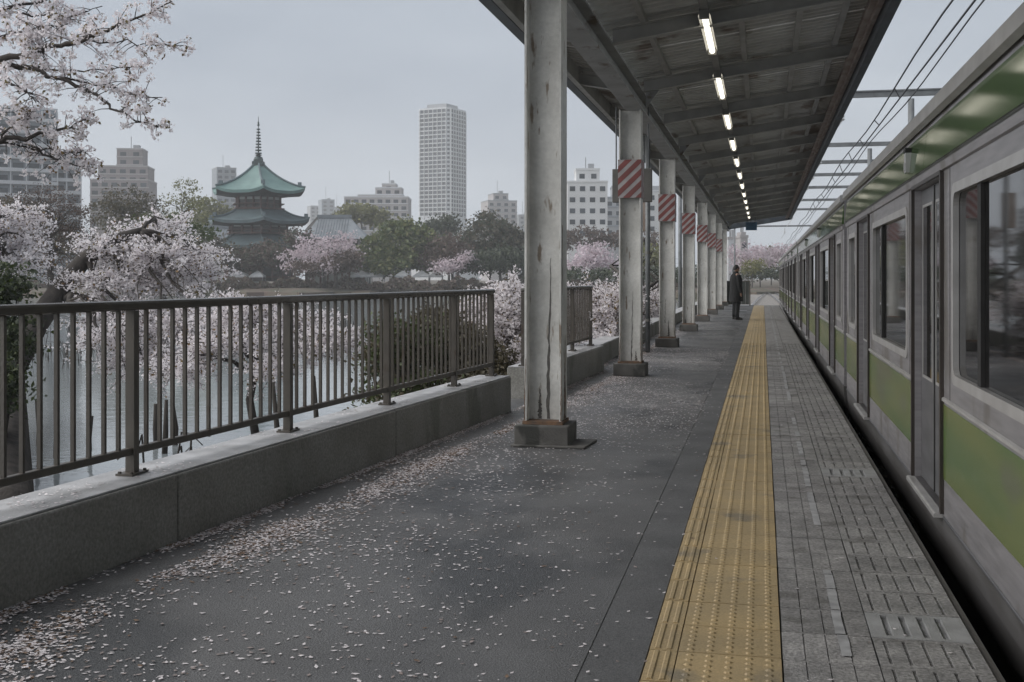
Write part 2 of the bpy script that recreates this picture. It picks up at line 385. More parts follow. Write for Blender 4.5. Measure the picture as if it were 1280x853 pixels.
# near bank: a strip that falls from the foot of the platform to the water, with an uneven edge
def bank():
    mb = MB(); prof = [(0.0, -0.35), (-0.8, -0.55), (-1.8, -0.95), (-2.9, -1.35), (-3.9, -1.58), (-5.0, -1.78)]
    ys = list(np.arange(-14, 131, 0.8)); vs = []; n = len(prof)
    for y in ys:
        w = 0.5 * math.sin(y * 0.7) + 0.35 * math.sin(y * 1.9 + 1) + 0.2 * math.sin(y * 4.3)
        for i, (dx, z) in enumerate(prof):
            vs.append((-3.3 + dx + (w * i / 5 if i else 0), y, z + 0.07 * math.sin(y * 3.1 + i) * (i > 0)))
    fs = [(a * n + i, a * n + i + 1, (a + 1) * n + i + 1, (a + 1) * n + i) for a in range(len(ys) - 1) for i in range(n - 1)]
    mb.add(vs, fs); return tag(mb.build('pond_bank', M['earth'], smooth=True), kind='structure')
bank()
def far_shore():
    mb = MB(); a0, a1 = -330, 990
    fr = []; n = 60
    for i in range(n + 1):
        px = a0 + (a1 - a0) * i / n
        d = 186 + 7 * math.sin(i * .55) + 4 * math.sin(i * 1.7)
        fr.append((px, d))
    vs = []
    for px, d in fr:
        for dd, z in ((0, -1.8), (0.6, -0.9), (9, -0.35), (1000, -0.35)):
            p = P(px, HZ, d + dd); vs.append((p.x, p.y, z))
    fs = [(i * 4 + k, (i + 1) * 4 + k, (i + 1) * 4 + k + 1, i * 4 + k + 1) for i in range(n) for k in range(3)]
    mb.add(vs, fs); return tag(mb.build('far_shore', M['hedge_red']), kind='structure')
far_shore()
# track bed
tb = MB(); tb.prism([(0.7, -1.9), (12.5, -1.9), (11.5, -1.30), (0.7, -1.30)], 'y', -30, 420)
tb.prism([(-3.2, -1.9), (0.7, -1.9), (0.7, -1.305), (-3.2, -1.31)], 'y', 63.2, 420)
tag(tb.build('track_bed', M['ballast']), kind='structure')

def rail(x0, label, far_dx):
    mb = MB(); prof = [(-.07, 0), (.07, 0), (.07, .015), (.012, .03), (.012, .11), (.035, .12), (.035, .15), (-.035, .15), (-.035, .12), (-.012, .11), (-.012, .03), (-.07, .015)]
    ys = [-25, 10, 40, 60, 75, 90, 110, 140, 180, 240, 300]
    vs = []; n = len(prof)
    for y in ys:
        dx = far_dx * max(0, y - 55) ** 2 / 6000.0
        vs += [(x0 + dx + p[0], y, -1.15 + p[1]) for p in prof]
    fs = [(i * n + k, i * n + (k + 1) % n, (i + 1) * n + (k + 1) % n, (i + 1) * n + k) for i in range(len(ys) - 1) for k in range(n)]
    mb.add(vs, fs); return tag(mb.build('track_rail', M['railsteel']), label, 'rail', 'rails of the two tracks')
rail(2.02, 'polished rail under the left wheels of the train, nearest the platform', -0.35)
rail(3.09, 'polished rail under the right wheels of the train', -0.35)
rail(5.9, 'left rail of the empty track beyond the train', -0.35)
rail(6.97, 'right rail of the empty track beyond the train', -0.35)
rail(-1.2, 'pale rail curving out past the end of the platform', 0.55)
sl = MB()
for i in range(190):
    y = -20 + i * 0.7
    for xc in (2.55, 6.43): sl.box(xc - 1, xc + 1, y, y + .22, -1.29, -1.155)
tag(sl.build('sleepers', M['sleeper']), 'concrete sleepers in the dark ballast under the rails', 'sleeper', kind='stuff')

# ------------------------------------------------------------------ platform
XL, XY0, XY1, XE = -4.0, -0.43, 0.08, 0.83         # left limit, tactile strip, platform edge
PY0, PY1 = -4.0, 62.0
plat = MB(); plat.box(-3.75, XE - 0.02, PY0, PY1, -1.35, -0.035)
platform = tag(plat.build('platform', M['slab']), kind='structure')
s = MB(); s.box(-3.45, XY0 - 0.2295, PY0, PY1, -0.034, 0.0); s.build('asphalt_surface', M['asphalt'], platform)
s = MB(); s.box(XY0 - 0.228, XY0 - 0.006, PY0, PY1, -0.034, -0.003); s.build('asphalt_strip', M['asphalt_strip'], platform)
# ramp and end of the platform
s = MB(); s.prism([(62.01, -1.35), (66.5, -1.35), (66.5, -1.0), (62.01, -0.04)], 'x', -3.4, XE - 0.05)
tag(s.build('platform_ramp', M['slab']), kind='structure')

TL = 0.352                                          # tile pitch along the platform
def tactile_mesh():
    mb = MB(); w, l = 0.388, TL - 0.007
    mb.box(0, w, 0, l, -0.034, 0.0)
    for i in range(5):
        for j in range(6):
            cx, cy = 0.045 + i * 0.0745, 0.03 + j * 0.057
            r, r2, h = 0.017, 0.009, 0.0055
            b = [(cx + r * math.cos(k * math.pi / 3), cy + r * math.sin(k * math.pi / 3), 0.0) for k in range(6)]
            t = [(cx + r2 * math.cos(k * math.pi / 3), cy + r2 * math.sin(k * math.pi / 3), h) for k in range(6)]
            mb.add(b + t, [(k, (k + 1) % 6, 6 + (k + 1) % 6, 6 + k) for k in range(6)] + [tuple(range(6, 12))])
    return mb.mesh('tactile_tile', M['yellow'])
def border_mesh():
    mb = MB(); w, l = 0.107, TL - 0.007
    mb.box(0, w, 0, l, -0.034, 0.0)
    for x in (0.03, 0.075): mb.prism([(x - .012, 0), (x + .012, 0), (x + .007, .005), (x - .007, .005)], 'y', 0.012, l - 0.012)
    return mb.mesh('border_tile', M['yellow'])
def slot_mesh(w, l, slots, depth, name, m, pad=.03):
    """block with long slots cut into the top"""
    mb = MB(); xs = [0]; 
    for a, b in slots: xs += [a, b]
    xs.append(w); y0, y1 = pad, l - pad
    # body
    mb.add([(0,0,-.034),(w,0,-.034),(w,l,-.034),(0,l,-.034),(0,0,0),(w,0,0),(w,l,0),(0,l,0)], [(0,1,5,4),(1,2,6,5),(2,3,7,6),(3,0,4,7)])
    mb.add([(0,0,0),(w,0,0),(w,y0,0),(0,y0,0)], [(0,1,2,3)]); mb.add([(0,y1,0),(w,y1,0),(w,l,0),(0,l,0)], [(0,1,2,3)])
    for i in range(len(xs) - 1):
        a, b = xs[i], xs[i + 1]
        if i % 2 == 0: mb.add([(a,y0,0),(b,y0,0),(b,y1,0),(a,y1,0)], [(0,1,2,3)])
        else:
            z = -depth
            mb.add([(a,y0,0),(b,y0,0),(b,y1,0),(a,y1,0),(a,y0,z),(b,y0,z),(b,y1,z),(a,y1,z)], [(4,5,6,7),(0,1,5,4),(1,2,6,5),(2,3,7,6),(3,0,4,7)])
    return mb.mesh(name, m)
me_t, me_b = tactile_mesh(), border_mesh()
me_po = slot_mesh(0.392, TL - 0.006, [(0.035 + .073 * k, 0.049 + .073 * k) for k in range(5)], 0.008, 'edge_paver', M['paver'])
me_pn = slot_mesh(0.392, TL - 0.006, [(0.06 + .073 * k, 0.088 + .073 * k) for k in range(4)], 0.016, 'edge_paver', M['paver_new'])
me_pi = slot_mesh(0.349, TL - 0.006, [(0.082, 0.087), (0.168, 0.173), (.255, .26)], 0.005, 'inner_paver', M['paver'], .008)
NT = 66; y_ = 2.75
for i in range(NT):
    y = y_ + i * TL
    jz = random.uniform(-.0015, .0015)
    for nm, me, x, dz in (('tactile_tile', me_t, XY0 + .112, .002), ('border_tile', me_b, XY0, .002),
                      ('inner_paver', me_pi, XY1 - .003, 0), ('edge_paver', me_pn if i in (6, 17) else me_po, XY1 + .352, 0)):
        o = mkobj(nm, me, platform, loc=(x + random.uniform(-.001, .001), y, dz + jz + random.uniform(-.001, .001)))
        o.rotation_euler = (random.uniform(-.002, .002), random.uniform(-.002, .002), 0)
y2 = y_ + NT * TL
far = MB()
k = 0
while y2 + k * TL * 2 < PY1 - 1:
    y = y2 + k * TL * 2; far.box(XY0, XY1, y, y + 2 * TL - .008, -.034, .002)
    for q in range(5): far.prism([(XY0 + .14 + q * .0745, .002), (XY0 + .17 + q * .0745, .002), (XY0 + .155 + q * .0745, .0065)], 'y', y, y + 2 * TL - .01)
    k += 1
tag(far.build('distant_tactile_tiles', M['yellow'], platform), kind='stuff')
far = MB(); k = 0
while y2 + k * TL < PY1 - .5:
    y = y2 + k * TL
    far.box(XY1 + .008, XY1 + .346, y, y + TL - .006, -.034, 0); far.box(XY1 + .352, XE - .006, y, y + TL - .006, -.034, -0.001 + .002 * (k % 2)); k += 1
tag(far.build('distant_pavers', M['paver'], platform), kind='stuff')
# worn white line painted on the pavers
wl_ = MB(); y = 2.9
while y < 61:
    L = random.uniform(0.25, 1.1)
    if y < 26: L = min(L, TL * (1 + math.floor((y - 2.75) / TL)) + 2.75 - y - .012)
    if L > .03 and random.random() < .82:
        a = random.uniform(-.004, .004)
        n = max(2, int(L / .08)); up = []; dn = []
        for q in range(n + 1):
            yy = y + L * q / n; dn.append((0.292 + a + random.uniform(0, .003), yy)); up.append((0.335 + a - random.uniform(0, .004), yy))
        vs = [(p[0], p[1], .0035) for p in dn] + [(p[0], p[1], .0035) for p in up]
        wl_.add(vs, [(q, n + 1 + q, n + 2 + q, q + 1) for q in range(n)])
    y += L + (.012 if y < 26 else random.uniform(.01, .3)) + (random.uniform(0, .35) if random.random() < .2 else 0)
wl_.build('worn_white_line', M['white_line'], platform)
# edge nosing
s = MB(); s.box(XE - .004, XE + .03, PY0, PY1, -0.16, -0.012); s.build('edge_nosing', M['underframe'], platform)

# ------------------------------------------------------------------ low walls with railings
def wall_x(y):                                     # face of the wall on the platform side
    return -3.23 + 0.0725 * (y - 4.42) if y < 12.2 else (-2.666 + 0.042 * (y - 12.2) if y < 18.5 else -2.62)
WALL_T, WALL_H = 0.38, 0.385
def low_wall(name, label, cuts, h=WALL_H):
    t = thing(name, label, 'wall', (wall_x(cuts[0]), cuts[0], 0), group='low walls along the pond side')
    for a, b in zip(cuts[:-1], cuts[1:]):
        for nm, z0, z1, ex, m in (('wall_panel', -0.9, h - .012, 0, M['wall']), ('sky_lit_top', h - .011, h, -.014, M['wall_top'])):  # thin top sheet coloured paler, as if catching the sky
            mb = MB(); g = .006; a_, b_ = a + g, b - g
            xa, xb = wall_x(a_), wall_x(b_); T = WALL_T
            vs = [(xa - T - ex, a_, z0), (xa + ex, a_, z0), (xb + ex, b_, z0), (xb - T - ex, b_, z0), (xa - T - ex, a_, z1), (xa + ex, a_, z1), (xb + ex, b_, z1), (xb - T - ex, b_, z1)]
            vs = [Vector(v) - t.location for v in vs]
            mb.add(vs, [(0,3,2,1),(4,5,6,7),(0,1,5,4),(1,2,6,5),(2,3,7,6),(3,0,4,7)])
            mb.build(nm, m, t, bevel=0.012 if nm == 'wall_panel' else .004)
    return t
low_wall('low_wall', 'stained concrete low wall carrying the long brown railing at left', [-2.0, 2.6, 5.8, 8.95, 12.25])
low_wall('low_wall', 'short concrete low wall between the first and second columns', [13.5, 18.0])
low_wall('low_wall', 'low concrete wall without railing behind the third column', [18.9, 24.0, 30.0, 38.0, 60.0], 0.33)

def railing(name, label, posts, ends):
    t = thing(name, label, 'railing', (wall_x(posts[0]) - .2, posts[0], WALL_H), group='railings on the low walls')
    L0 = t.location
    fx = lambda y: wall_x(y) - .2
    a, b = posts[0], posts[-1]
    def bar(nm, z0, z1, w, m=M['rail'], bev=.006):
        mb = MB(); ysx = [a - ends[0]] + [p for p in posts[1:-1] if False] + [b + ends[1]]
        for q in range(len(ysx) - 1):
            p0, p1 = ysx[q], ysx[q + 1]
            vs = [(fx(p0) - w, p0, z0), (fx(p0) + w, p0, z0), (fx(p1) + w, p1, z0), (fx(p1) - w, p1, z0)]
            vs += [(v[0], v[1], z1) for v in vs]
            mb.add([Vector(v) - L0 for v in vs], [(0,3,2,1),(4,5,6,7),(0,1,5,4),(1,2,6,5),(2,3,7,6),(3,0,4,7)])
        return mb.build(nm, m, t, bevel=bev)
    bar('top_rail', 1.272, 1.325, .034, M['rail_top'], bev=.016); bar('bottom_rail', .49, .53, .02)
    pm = MB(); pm.box(-.026, .026, -.026, .026, 0.0, 0.885); pm_me = pm.mesh('post', M['rail'])
    bp = MB(); bp.box(-.05, .05, -.085, .085, .001, .012)
    for sx in (-.035, .035):
        for sy in (-.068, .068): bp.lathe([(.011, .012), (.011, .022)], 6, c=(sx, sy, 0))
    bp_me = bp.mesh('base_plate', M['rail'])
    pk = MB(); pk.box(-.010, .010, -.010, .010, .145, .888); pk_me = pk.mesh('picket', M['rail'])
    for p in posts:
        q = mkobj('post', pm_me, t, loc=(fx(p) - L0.x, p - L0.y, 0)); mkobj('base_plate', bp_me, q)
    for p0, p1 in zip(posts[:-1], posts[1:]):
        n = max(2, int(round((p1 - p0) / .125)))
        for k in range(1, n):
            y = p0 + (p1 - p0) * k / n
            o = mkobj('picket', pk_me, t, loc=(fx(y) - L0.x, y - L0.y, 0)); o.rotation_euler.z = random.uniform(-.04, .04)
    return t
railing('platform_railing', 'long brown metal railing with thin pickets on the left wall', [0.6, 2.25, 3.95, 5.68, 7.48, 9.25, 10.95, 12.17], (.3, .04))
railing('platform_railing', 'short brown metal railing seen between the first and second columns', [13.6, 15.0, 16.5, 17.9], (.04, .04))

# ------------------------------------------------------------------ columns
COLX = -1.845
COLY = [9.9 + 7.2 * k for k in range(8)]
ORD = ['first', 'second', 'third', 'fourth', 'fifth', 'sixth', 'seventh', 'eighth']
def shaft_mesh():
    mb = MB(); w, d, tf, tw = .16, .15, .018, .014   # flanges at left and right, open side towards the camera
    z0, z1 = .215, 3.92
    poly = [(-w, -d), (-w + tf, -d), (-w + tf, -tw), (w - tf, -tw), (w - tf, -d), (w, -d), (w, d), (w - tf, d), (w - tf, tw), (-w + tf, tw), (-w + tf, d), (-w, d)]
    mb.prism(poly, 'z', z0, z1); return mb.mesh('shaft', M['column'])
me_shaft = shaft_mesh()
_p = MB(); _p.box(-.235, .235, -.235, .235, 0.001, .185); me_plinth = _p.mesh('plinth', M['plinth'])
_p = MB(); _p.box(-.175, .175, -.17, .17, .186, .214)
me_bp = _p.mesh('base_plate', M['rust'])
def blotch(cx, z0, z1, w0, w1, yf, seed, amp=.012, axis='x'):
    """ragged upright flake, 2 mm proud of the face it sits on"""
    r = random.Random(seed); n = 26; L = []; R = []
    for i in range(n + 1):
        z = z0 + (z1 - z0) * i / n; w = (w0 + (w1 - w0) * i / n) * .5; c = cx + r.uniform(-.35, .35) * amp + .01 * math.sin(z * 3 + seed)
        L.append((c - w * r.uniform(.4, 1.25), z)); R.append((c + w * r.uniform(.4, 1.25), z))
    mb = MB(); vs = []
    for p in L + R: vs.append((p[0], yf, p[1]) if axis == 'x' else (yf, p[0], p[1]))
    f = [(i, n + 1 + i, n + 2 + i, i + 1) for i in range(n)]
    if axis != 'x': f = [tuple(reversed(q)) for q in f]
    mb.add(vs, f); return mb
def stripes(w, z0, z1, yf, axis='x', sgn=1):
    """red bands slanting over a plate, clipped to it"""
    mb = MB(); H = z1 - z0; per = .175; sl = .95 * sgn
    def clip(poly, f):
        out = []
        for i in range(len(poly)):
            a, b = poly[i], poly[(i + 1) % len(poly)]; fa, fb = f(a), f(b)
            if fa >= 0: out.append(a)
            if fa * fb < 0:
                t = fa / (fa - fb); out.append((a[0] + (b[0] - a[0]) * t, a[1] + (b[1] - a[1]) * t))
        return out
    k = -8
    while k < 12:
        c0 = k * per; c1 = c0 + per * .56; k += 1
        poly = [(-w, 0), (w, 0), (w, H), (-w, H)]
        poly = clip(poly, lambda p: p[1] - sl * p[0] - c0); 
        if len(poly) < 3: continue
        poly = clip(poly, lambda p: -(p[1] - sl * p[0] - c1))
        if len(poly) < 3: continue
        if axis == 'x': vs = [(p[0], yf, z0 + p[1]) for p in poly]
        else: vs = [(yf, p[0], z0 + p[1]) for p in poly]
        mb.add(vs, [tuple(range(len(vs)))])
    return mb
for i, cy in enumerate(COLY):
    lab = ['nearest white H-section steel column with a long dark paint crack',
           'second white steel column from the camera, its hazard plate largest', 'third white steel column with a striped hazard plate', 'fourth white steel column from the camera',
           'fifth white steel column from the camera', 'sixth white steel column from the camera, small in the distance', 'seventh column from the camera, far down the platform', 'last dark column before the platform end'][i]
    t = thing('platform_column', lab, 'column', (COLX - min(.1, .06 * i), cy, 0), group='row of steel canopy columns')
    mkobj('shaft', me_shaft, t)
    mkobj('plinth', me_plinth, t, bevel=.012); mkobj('base_plate', me_bp, t)
    if i < 4:
        blotch((.035, .02, -.05, .06)[i], (.22, .22, .5, .22)[i], (1.62, 1.25, 1.0, .7)[i], (.035, .022, .015, .02)[i], .005, -.0165, 3 + i).build('flaked_paint', M['soot'], t)
        blotch((-.06, .07, .03, -.08)[i], .22, (.48, .36, .55, .33)[i], .045, .008, -.0165, 13 + i).build('flaked_paint', M['soot'], t)
        blotch(.04, .22, .95, .11, .012, .1625, 23 + i, axis='y').build('rust_streak', M['rust'], t)
        blotch(-.09, 1.3, 1.9, .012, .03, .1625, 33 + i, axis='y').build('rust_streak', M['rust'], t)
        for s_ in (-1, 1): blotch(s_ * .151, .22, .75, .011, .004, -.1525, 43 + i + s_, .002).build('rust_streak', M['rust'], t)
    if i == 0:
        mb = MB(); mb.prism([(-.26, -.27), (.38, -.27), (.42, .22), (-.26, .25)], 'z', .001, .022)
        mb.build('mortar_skirt', M['plinth'], t, bevel=.008)
    if i in (1, 2, 3, 4, 5, 6):
        z0, z1 = 2.62, 3.18
        hp = MB(); hp.box(-.172, .172, -.166, -.154, z0, z1); hp.box(.163, .175, -.152, .15, z0, z1)
        hpo = hp.build('hazard_plate', M['haz_white'], t)
        stripes(.172, z0, z1, -.169, 'x').build('red_stripes', M['red'], hpo)
        s_ = stripes(.150, z0, z1, .178, 'y'); s_.build('red_stripes', M['red'], hpo)
# boards hung behind the second and third columns
def hung_board(label, x0, x1, y, z0, z1, m, rods):
    t = thing('hanging_board', label, 'sign', ((x0 + x1) / 2, y, z0), group='boards hung beside the columns')
    mb = MB(); w = (x1 - x0) / 2; mb.box(-w, w, -.04, .04, 0, z1 - z0); mb.build('board', m, t, bevel=.01)
    for xx in rods:
        mb = MB(); mb.tube([(xx, 0, z1 - z0), (xx, 0, 4.22 - z0)], .012, 6); mb.build('hanger_rod', M['galv'], t)
hung_board('dark grey board hung behind the second column', -2.37, -1.73, 18.6, 2.66, 3.2, M['signgrey'], (-.26, .26))
hung_board('narrow brown board hung just before the third column', -2.38, -2.14, 22.6, 2.35, 3.0, M['fascia'], (0,))
pp = thing('drain_pipe', 'thin grey pipe standing between the second and third columns', 'pipe', (-2.16, 22.3, 0))
mb = MB(); mb.tube([(0, 0, -.02), (0, 0, 4.2)], .045, 10); mb.build('pipe', M['galv'], pp, smooth=True)
for z in (.6, 1.9, 3.4):
    mb = MB(); mb.lathe([(.052, z), (.052, z + .05)], 10); mb.build('pipe_clip', M['signgrey'], pp)

# ------------------------------------------------------------------ canopy
CY0, CY1 = -6.3, 63.0
can = thing('platform_canopy', 'dark steel platform canopy with rafters and corrugated deck overhead', 'canopy', (COLX, CY0, 3.92))
CO = can.location
def cpart(mb, name, m, parent=None, smooth=False):
    if parent is None:
        mb.v = [(x - CO.x, y - CO.y, z - CO.z) for x, y, z in mb.v]
        return mb.build(name, m, can, smooth)
ZC = lambda x: 4.19 + (x - COLX - .15) * .1435 if x > COLX else 4.19 - .15 * .1435 + (COLX - x) * .2     # rafter underside
g = MB(); xg = COLX
for a, b, z0, z1 in ((-.125, .125, 3.922, 3.945), (-.011, .011, 3.945, 4.19), (-.125, .125, 4.19, 4.215)): g.box(xg + a, xg + b, CY0, CY1, z0, z1)
cpart(g, 'girder', M['girder'])
rafs = [9.9 + 3.6 * k for k in range(-4, 15)]
for y in rafs:
    r_ = MB()
    for xa, xb in ((COLX + .13, 1.27), (COLX - .13, -2.68)):
        za, zb = ZC(xa), ZC(xb)
        for hw, o0, o1 in ((.06, 0, .016), (.008, .016, .16), (.06, .16, .175)):
            vs = [(xa, y - hw, za + o0), (xb, y - hw, zb + o0), (xb, y + hw, zb + o0), (xa, y + hw, za + o0), (xa, y - hw, za + o1), (xb, y - hw, zb + o1), (xb, y + hw, zb + o1), (xa, y + hw, za + o1)]
            f = [(0,3,2,1),(4,5,6,7),(0,1,5,4),(1,2,6,5),(2,3,7,6),(3,0,4,7)]
            if xb < xa: f = [tuple(reversed(q)) for q in f]
            r_.add(vs, f)
    cpart(r_, 'rafter', M['rafter'])
for cy in COLY:                                     # knee brackets at every column
    for sgn, xe in ((1, .2), (-1, -.2)):
        k_ = MB(); a = COLX + sgn * .162; b = COLX + sgn * .162 + xe
        k_.prism([(a, 3.95), (a, 4.0), (a, ZC(a) - .002), (b, ZC(b) - .002)], 'y', cy - .008, cy + .008)
        cpart(k_, 'knee_plate', M['girder'])
for x in (-1.35, -.25, .45, 1.0, -2.3):           # purlins on the rafters
    p_ = MB(); z = ZC(x) + .176; p_.box(x - .035, x + .035, CY0, CY1, z, z + .07); cpart(p_, 'purlin', M['rafter'])
def deck_panel(x0, x1, y0, y1):
    mb = MB(); vs = []; n = 0; y = y0; per = .2
    prof = []
    while y < y1 - .001:
        prof += [(y, 0), (y + .07, 0), (y + .1, .045), (y + .17, .045)]; y += per
    prof.append((y1, 0)); prof = [p for p in prof if p[0] <= y1 + 1e-6]
    for yy, dz in prof:
        for x in (x0, x1): vs.append((x, yy, ZC(x) + .25 + dz))
    fs = [(2 * i, 2 * i + 2, 2 * i + 3, 2 * i + 1) for i in range(len(prof) - 1)]
    mb.add(vs, fs); return mb
for k in range(-4, 15):
    y0 = 9.9 + 3.6 * k - 1.8; y1 = min(y0 + 3.595, CY1)
    y0 = max(y0, CY0)
    cpart(deck_panel(COLX, 1.36, y0, y1), 'roof_sheet', M['deck']); cpart(deck_panel(-2.75, COLX - .0005, y0, y1), 'roof_sheet', M['deck'])
# edges: rusty channel then gutter
z = ZC(1.3)
f_ = MB(); f_.box(1.20, 1.275, CY0, CY1, z - .03, z - .01); f_.box(1.275, 1.29, CY0, CY1, z - .07, z + .28); cpart(f_, 'fascia', M['fascia'])
f_ = MB(); f_.prism([(1.37, z + .33), (1.37, z + .02), (1.42, z - .06), (1.53, z - .06), (1.56, z + .33), (1.54, z + .33), (1.51, z - .03), (1.43, z - .03), (1.39, z + .03), (1.39, z + .33)], 'y', CY0, CY1); cpart(f_, 'gutter', M['gutter'])
f_ = MB(); f_.box(1.291, 1.369, CY0, CY1, z + .0, z + .015); cpart(f_, 'soffit', M['fascia'])
z = ZC(-2.68)
f_ = MB(); f_.box(-2.70, -2.68, CY0, CY1, z - .05, z + .3); f_.box(-2.68, -2.62, CY0, CY1, z - .05, z - .035); cpart(f_, 'fascia', M['rafter'])
f_ = MB(); f_.box(-2.88, -2.75, CY0, CY1, z - .01, z + .3); cpart(f_, 'gutter', M['gutter'])
# end wall of the canopy
f_ = MB(); f_.add([(-2.88, CY1 + .01, ZC(-2.68) - .05), (COLX, CY1 + .01, 4.0), (1.5, CY1 + .01, ZC(1.3) - .1), (1.5, CY1 + .01, ZC(1.3) + .35), (COLX, CY1 + .01, 4.5), (-2.88, CY1 + .01, ZC(-2.68) + .35),
                  (-2.88, CY1 + .05, ZC(-2.68) - .05), (COLX, CY1 + .05, 4.0), (1.5, CY1 + .05, ZC(1.3) - .1), (1.5, CY1 + .05, ZC(1.3) + .35), (COLX, CY1 + .05, 4.5), (-2.88, CY1 + .05, ZC(-2.68) + .35)],
                 [(0,1,4,5),(1,2,3,4),(11,10,7,6),(10,9,8,7),(0,6,7,1),(1,7,8,2),(2,8,9,3)]); cpart(f_, 'end_fascia', M['gutter'])

# cable trunking and fluorescent lamps under the canopy
LX, LZ = -0.63, 4.47
ttr = thing('cable_trunking', 'grey cable trunking running above the row of ceiling lamps', 'trunking', (LX, CY0, LZ + .04))
mb = MB(); mb.box(-.045, .045, 0, CY1 - CY0 - .4, -.105, -.045); mb.build('trunk', M['housing'], ttr)
lamp_h = MB(); lamp_h.prism([(-.075, .01), (-.045, .085), (.045, .085), (.075, 0.01), (.068, 0.01), (.04, .07), (-.04, .07), (-.068, 0.01)], 'y', -1.05, 1.05)
lamp_h.box(-.055, .055, -1.1, -1.05, -.03, .08); lamp_h.box(-.055, .055, 1.05, 1.1, -.03, .08)
me_lh = lamp_h.mesh('housing', M['housing'])
lt = MB(); lt.tube([(0, -1.045, .02), (0, 1.045, .02)], .036, 10)
me_lt = lt.mesh('fluorescent_tube', M['tube'], True)
lb = MB(); lb.box(-.02, .02, -.03, .03, .085, .20); me_lb = lb.mesh('bracket', M['housing'])
ys = [14.0 + 3.86 * k for k in range(-3, 12)]
for i, y in enumerate(ys):
    if y < 8: continue
    lab = 'lit fluorescent ceiling lamp, nearest of the row in view' if abs(y - 14.0) < .1 else ('lit fluorescent ceiling lamp above the camera, out of the picture' if y < 13.9 else '%s lit fluorescent ceiling lamp from the camera in the canopy row' % (['', 'second', 'third', 'fourth', 'fifth', 'sixth', 'seventh', 'eighth', 'ninth', 'tenth', 'eleventh', 'twelfth'][i - 3]))
    t = thing('ceiling_lamp', lab, 'lamp', (LX, y, LZ - .13), group='fluorescent lamps under the canopy')
    mkobj('housing', me_lh, t); mkobj('fluorescent_tube', me_lt, t)
    for yy in (-.7, .7): mkobj('bracket', me_lb, t, loc=(0, yy, 0))
# sign at the far end
t = thing('hanging_board', 'small blue board hung at the far end of the canopy', 'sign', (-.55, 60, 3.7))
mb = MB(); mb.box(-.28, .28, -.05, .05, .15, .55); mb.build('board', M['signblue'], t)
for xx in (-.2, .2):
    mb = MB(); mb.tube([(xx, 0, .55), (xx, 0, .8)], .015, 6); mb.build('hanger_rod', M['galv'], t)
# barrier at the platform end
t = thing('end_barrier', 'dark panelled barrier at the far end of the platform behind the person', 'barrier', (-1.25, 60.5, 0))
for k in range(6):
    mb = MB(); mb.box(-.55 + k * .19, -.55 + k * .19 + .18, -.02, .02, .06, 1.22); mb.build('panel', M['fence_far'], t)
for xx in (-.6, .62):
    mb = MB(); mb.box(xx - .03, xx + .03, -.03, .03, 0, 1.3); mb.build('post', M['rail'], t)
mb = MB(); mb.box(-.57, .59, -.035, .035, 1.222, 1.27); mb.build('top_rail', M['rail'], t)

# ------------------------------------------------------------------ train
TX = 1.05                                    # side of the train nearest the platform
CARL = 19.5
DOORS = [2.52 + 4.82 * k for k in range(4)]  # door centres along a car
DW = 0.65
Z_SK, Z_SILL, Z_DT, Z_EAVE = 0.02, 0.05, 2.06, 2.47
WZ0, WZ1 = 0.87, 1.955
def win_spans():
    sp = []
    edges = [0.0] + [e for c in DOORS for e in (c - DW, c + DW)] + [CARL]
    for i in range(0, len(edges), 2):
        a, b = edges[i], edges[i + 1]
        if i == 0: sp.append((a + .42, b - .4))
        elif i == len(edges) - 2: sp.append((a + .4, b - .42))
        else: sp.append((a + .4, b - .4))
    return sp
WINS = win_spans()
def body_mesh():
    mb = MB()
    holes = [(c - DW, c + DW, Z_SILL, Z_DT) for c in DOORS] + [(a, b, WZ0, WZ1) for a, b in WINS]
    ys = sorted(set([0, CARL] + [h[0] for h in holes] + [h[1] for h in holes])); zs = sorted(set([Z_SK, Z_SILL, WZ0, WZ1, Z_DT, Z_EAVE]))
    for i in range(len(ys) - 1):
        for k in range(len(zs) - 1):
            cy, cz = (ys[i] + ys[i + 1]) / 2, (zs[k] + zs[k + 1]) / 2
            if any(h[0] < cy < h[1] and h[2] < cz < h[3] for h in holes): continue
            mb.add([(0, ys[i], zs[k]), (0, ys[i], zs[k + 1]), (0, ys[i + 1], zs[k + 1]), (0, ys[i + 1], zs[k])], [(0, 1, 2, 3)])
    for a, b, z0, z1 in holes:               # reveals
        D = .085 if z0 == Z_SILL else .03
        vs = [(0, a, z0), (0, b, z0), (0, b, z1), (0, a, z1), (D, a, z0), (D, b, z0), (D, b, z1), (D, a, z1)]
        mb.add(vs, [(0, 1, 5, 4), (1, 2, 6, 5), (2, 3, 7, 6), (3, 0, 4, 7)])
    # roof, far side, ends
    W = 2.95
    arc = [(0, Z_EAVE), (.05, 2.53), (.18, 2.60), (.5, 2.68), (1.0, 2.73), (1.475, 2.745), (1.95, 2.73), (2.45, 2.68), (2.77, 2.60), (2.9, 2.53), (W, Z_EAVE), (W, Z_SK)]
    vs = [(x, 0, z) for x, z in arc] + [(x, CARL, z) for x, z in arc]; n = len(arc)
    mb.add(vs, [(i, i + 1, n + i + 1, n + i) for i in range(n - 1)], 0)
    full = [(0, Z_SK)] + arc
    for y in (0, CARL): mb.add([(x, y, z) for x, z in full], [tuple(range(len(full)))])
    return mb.mesh('body', [M['steel']])
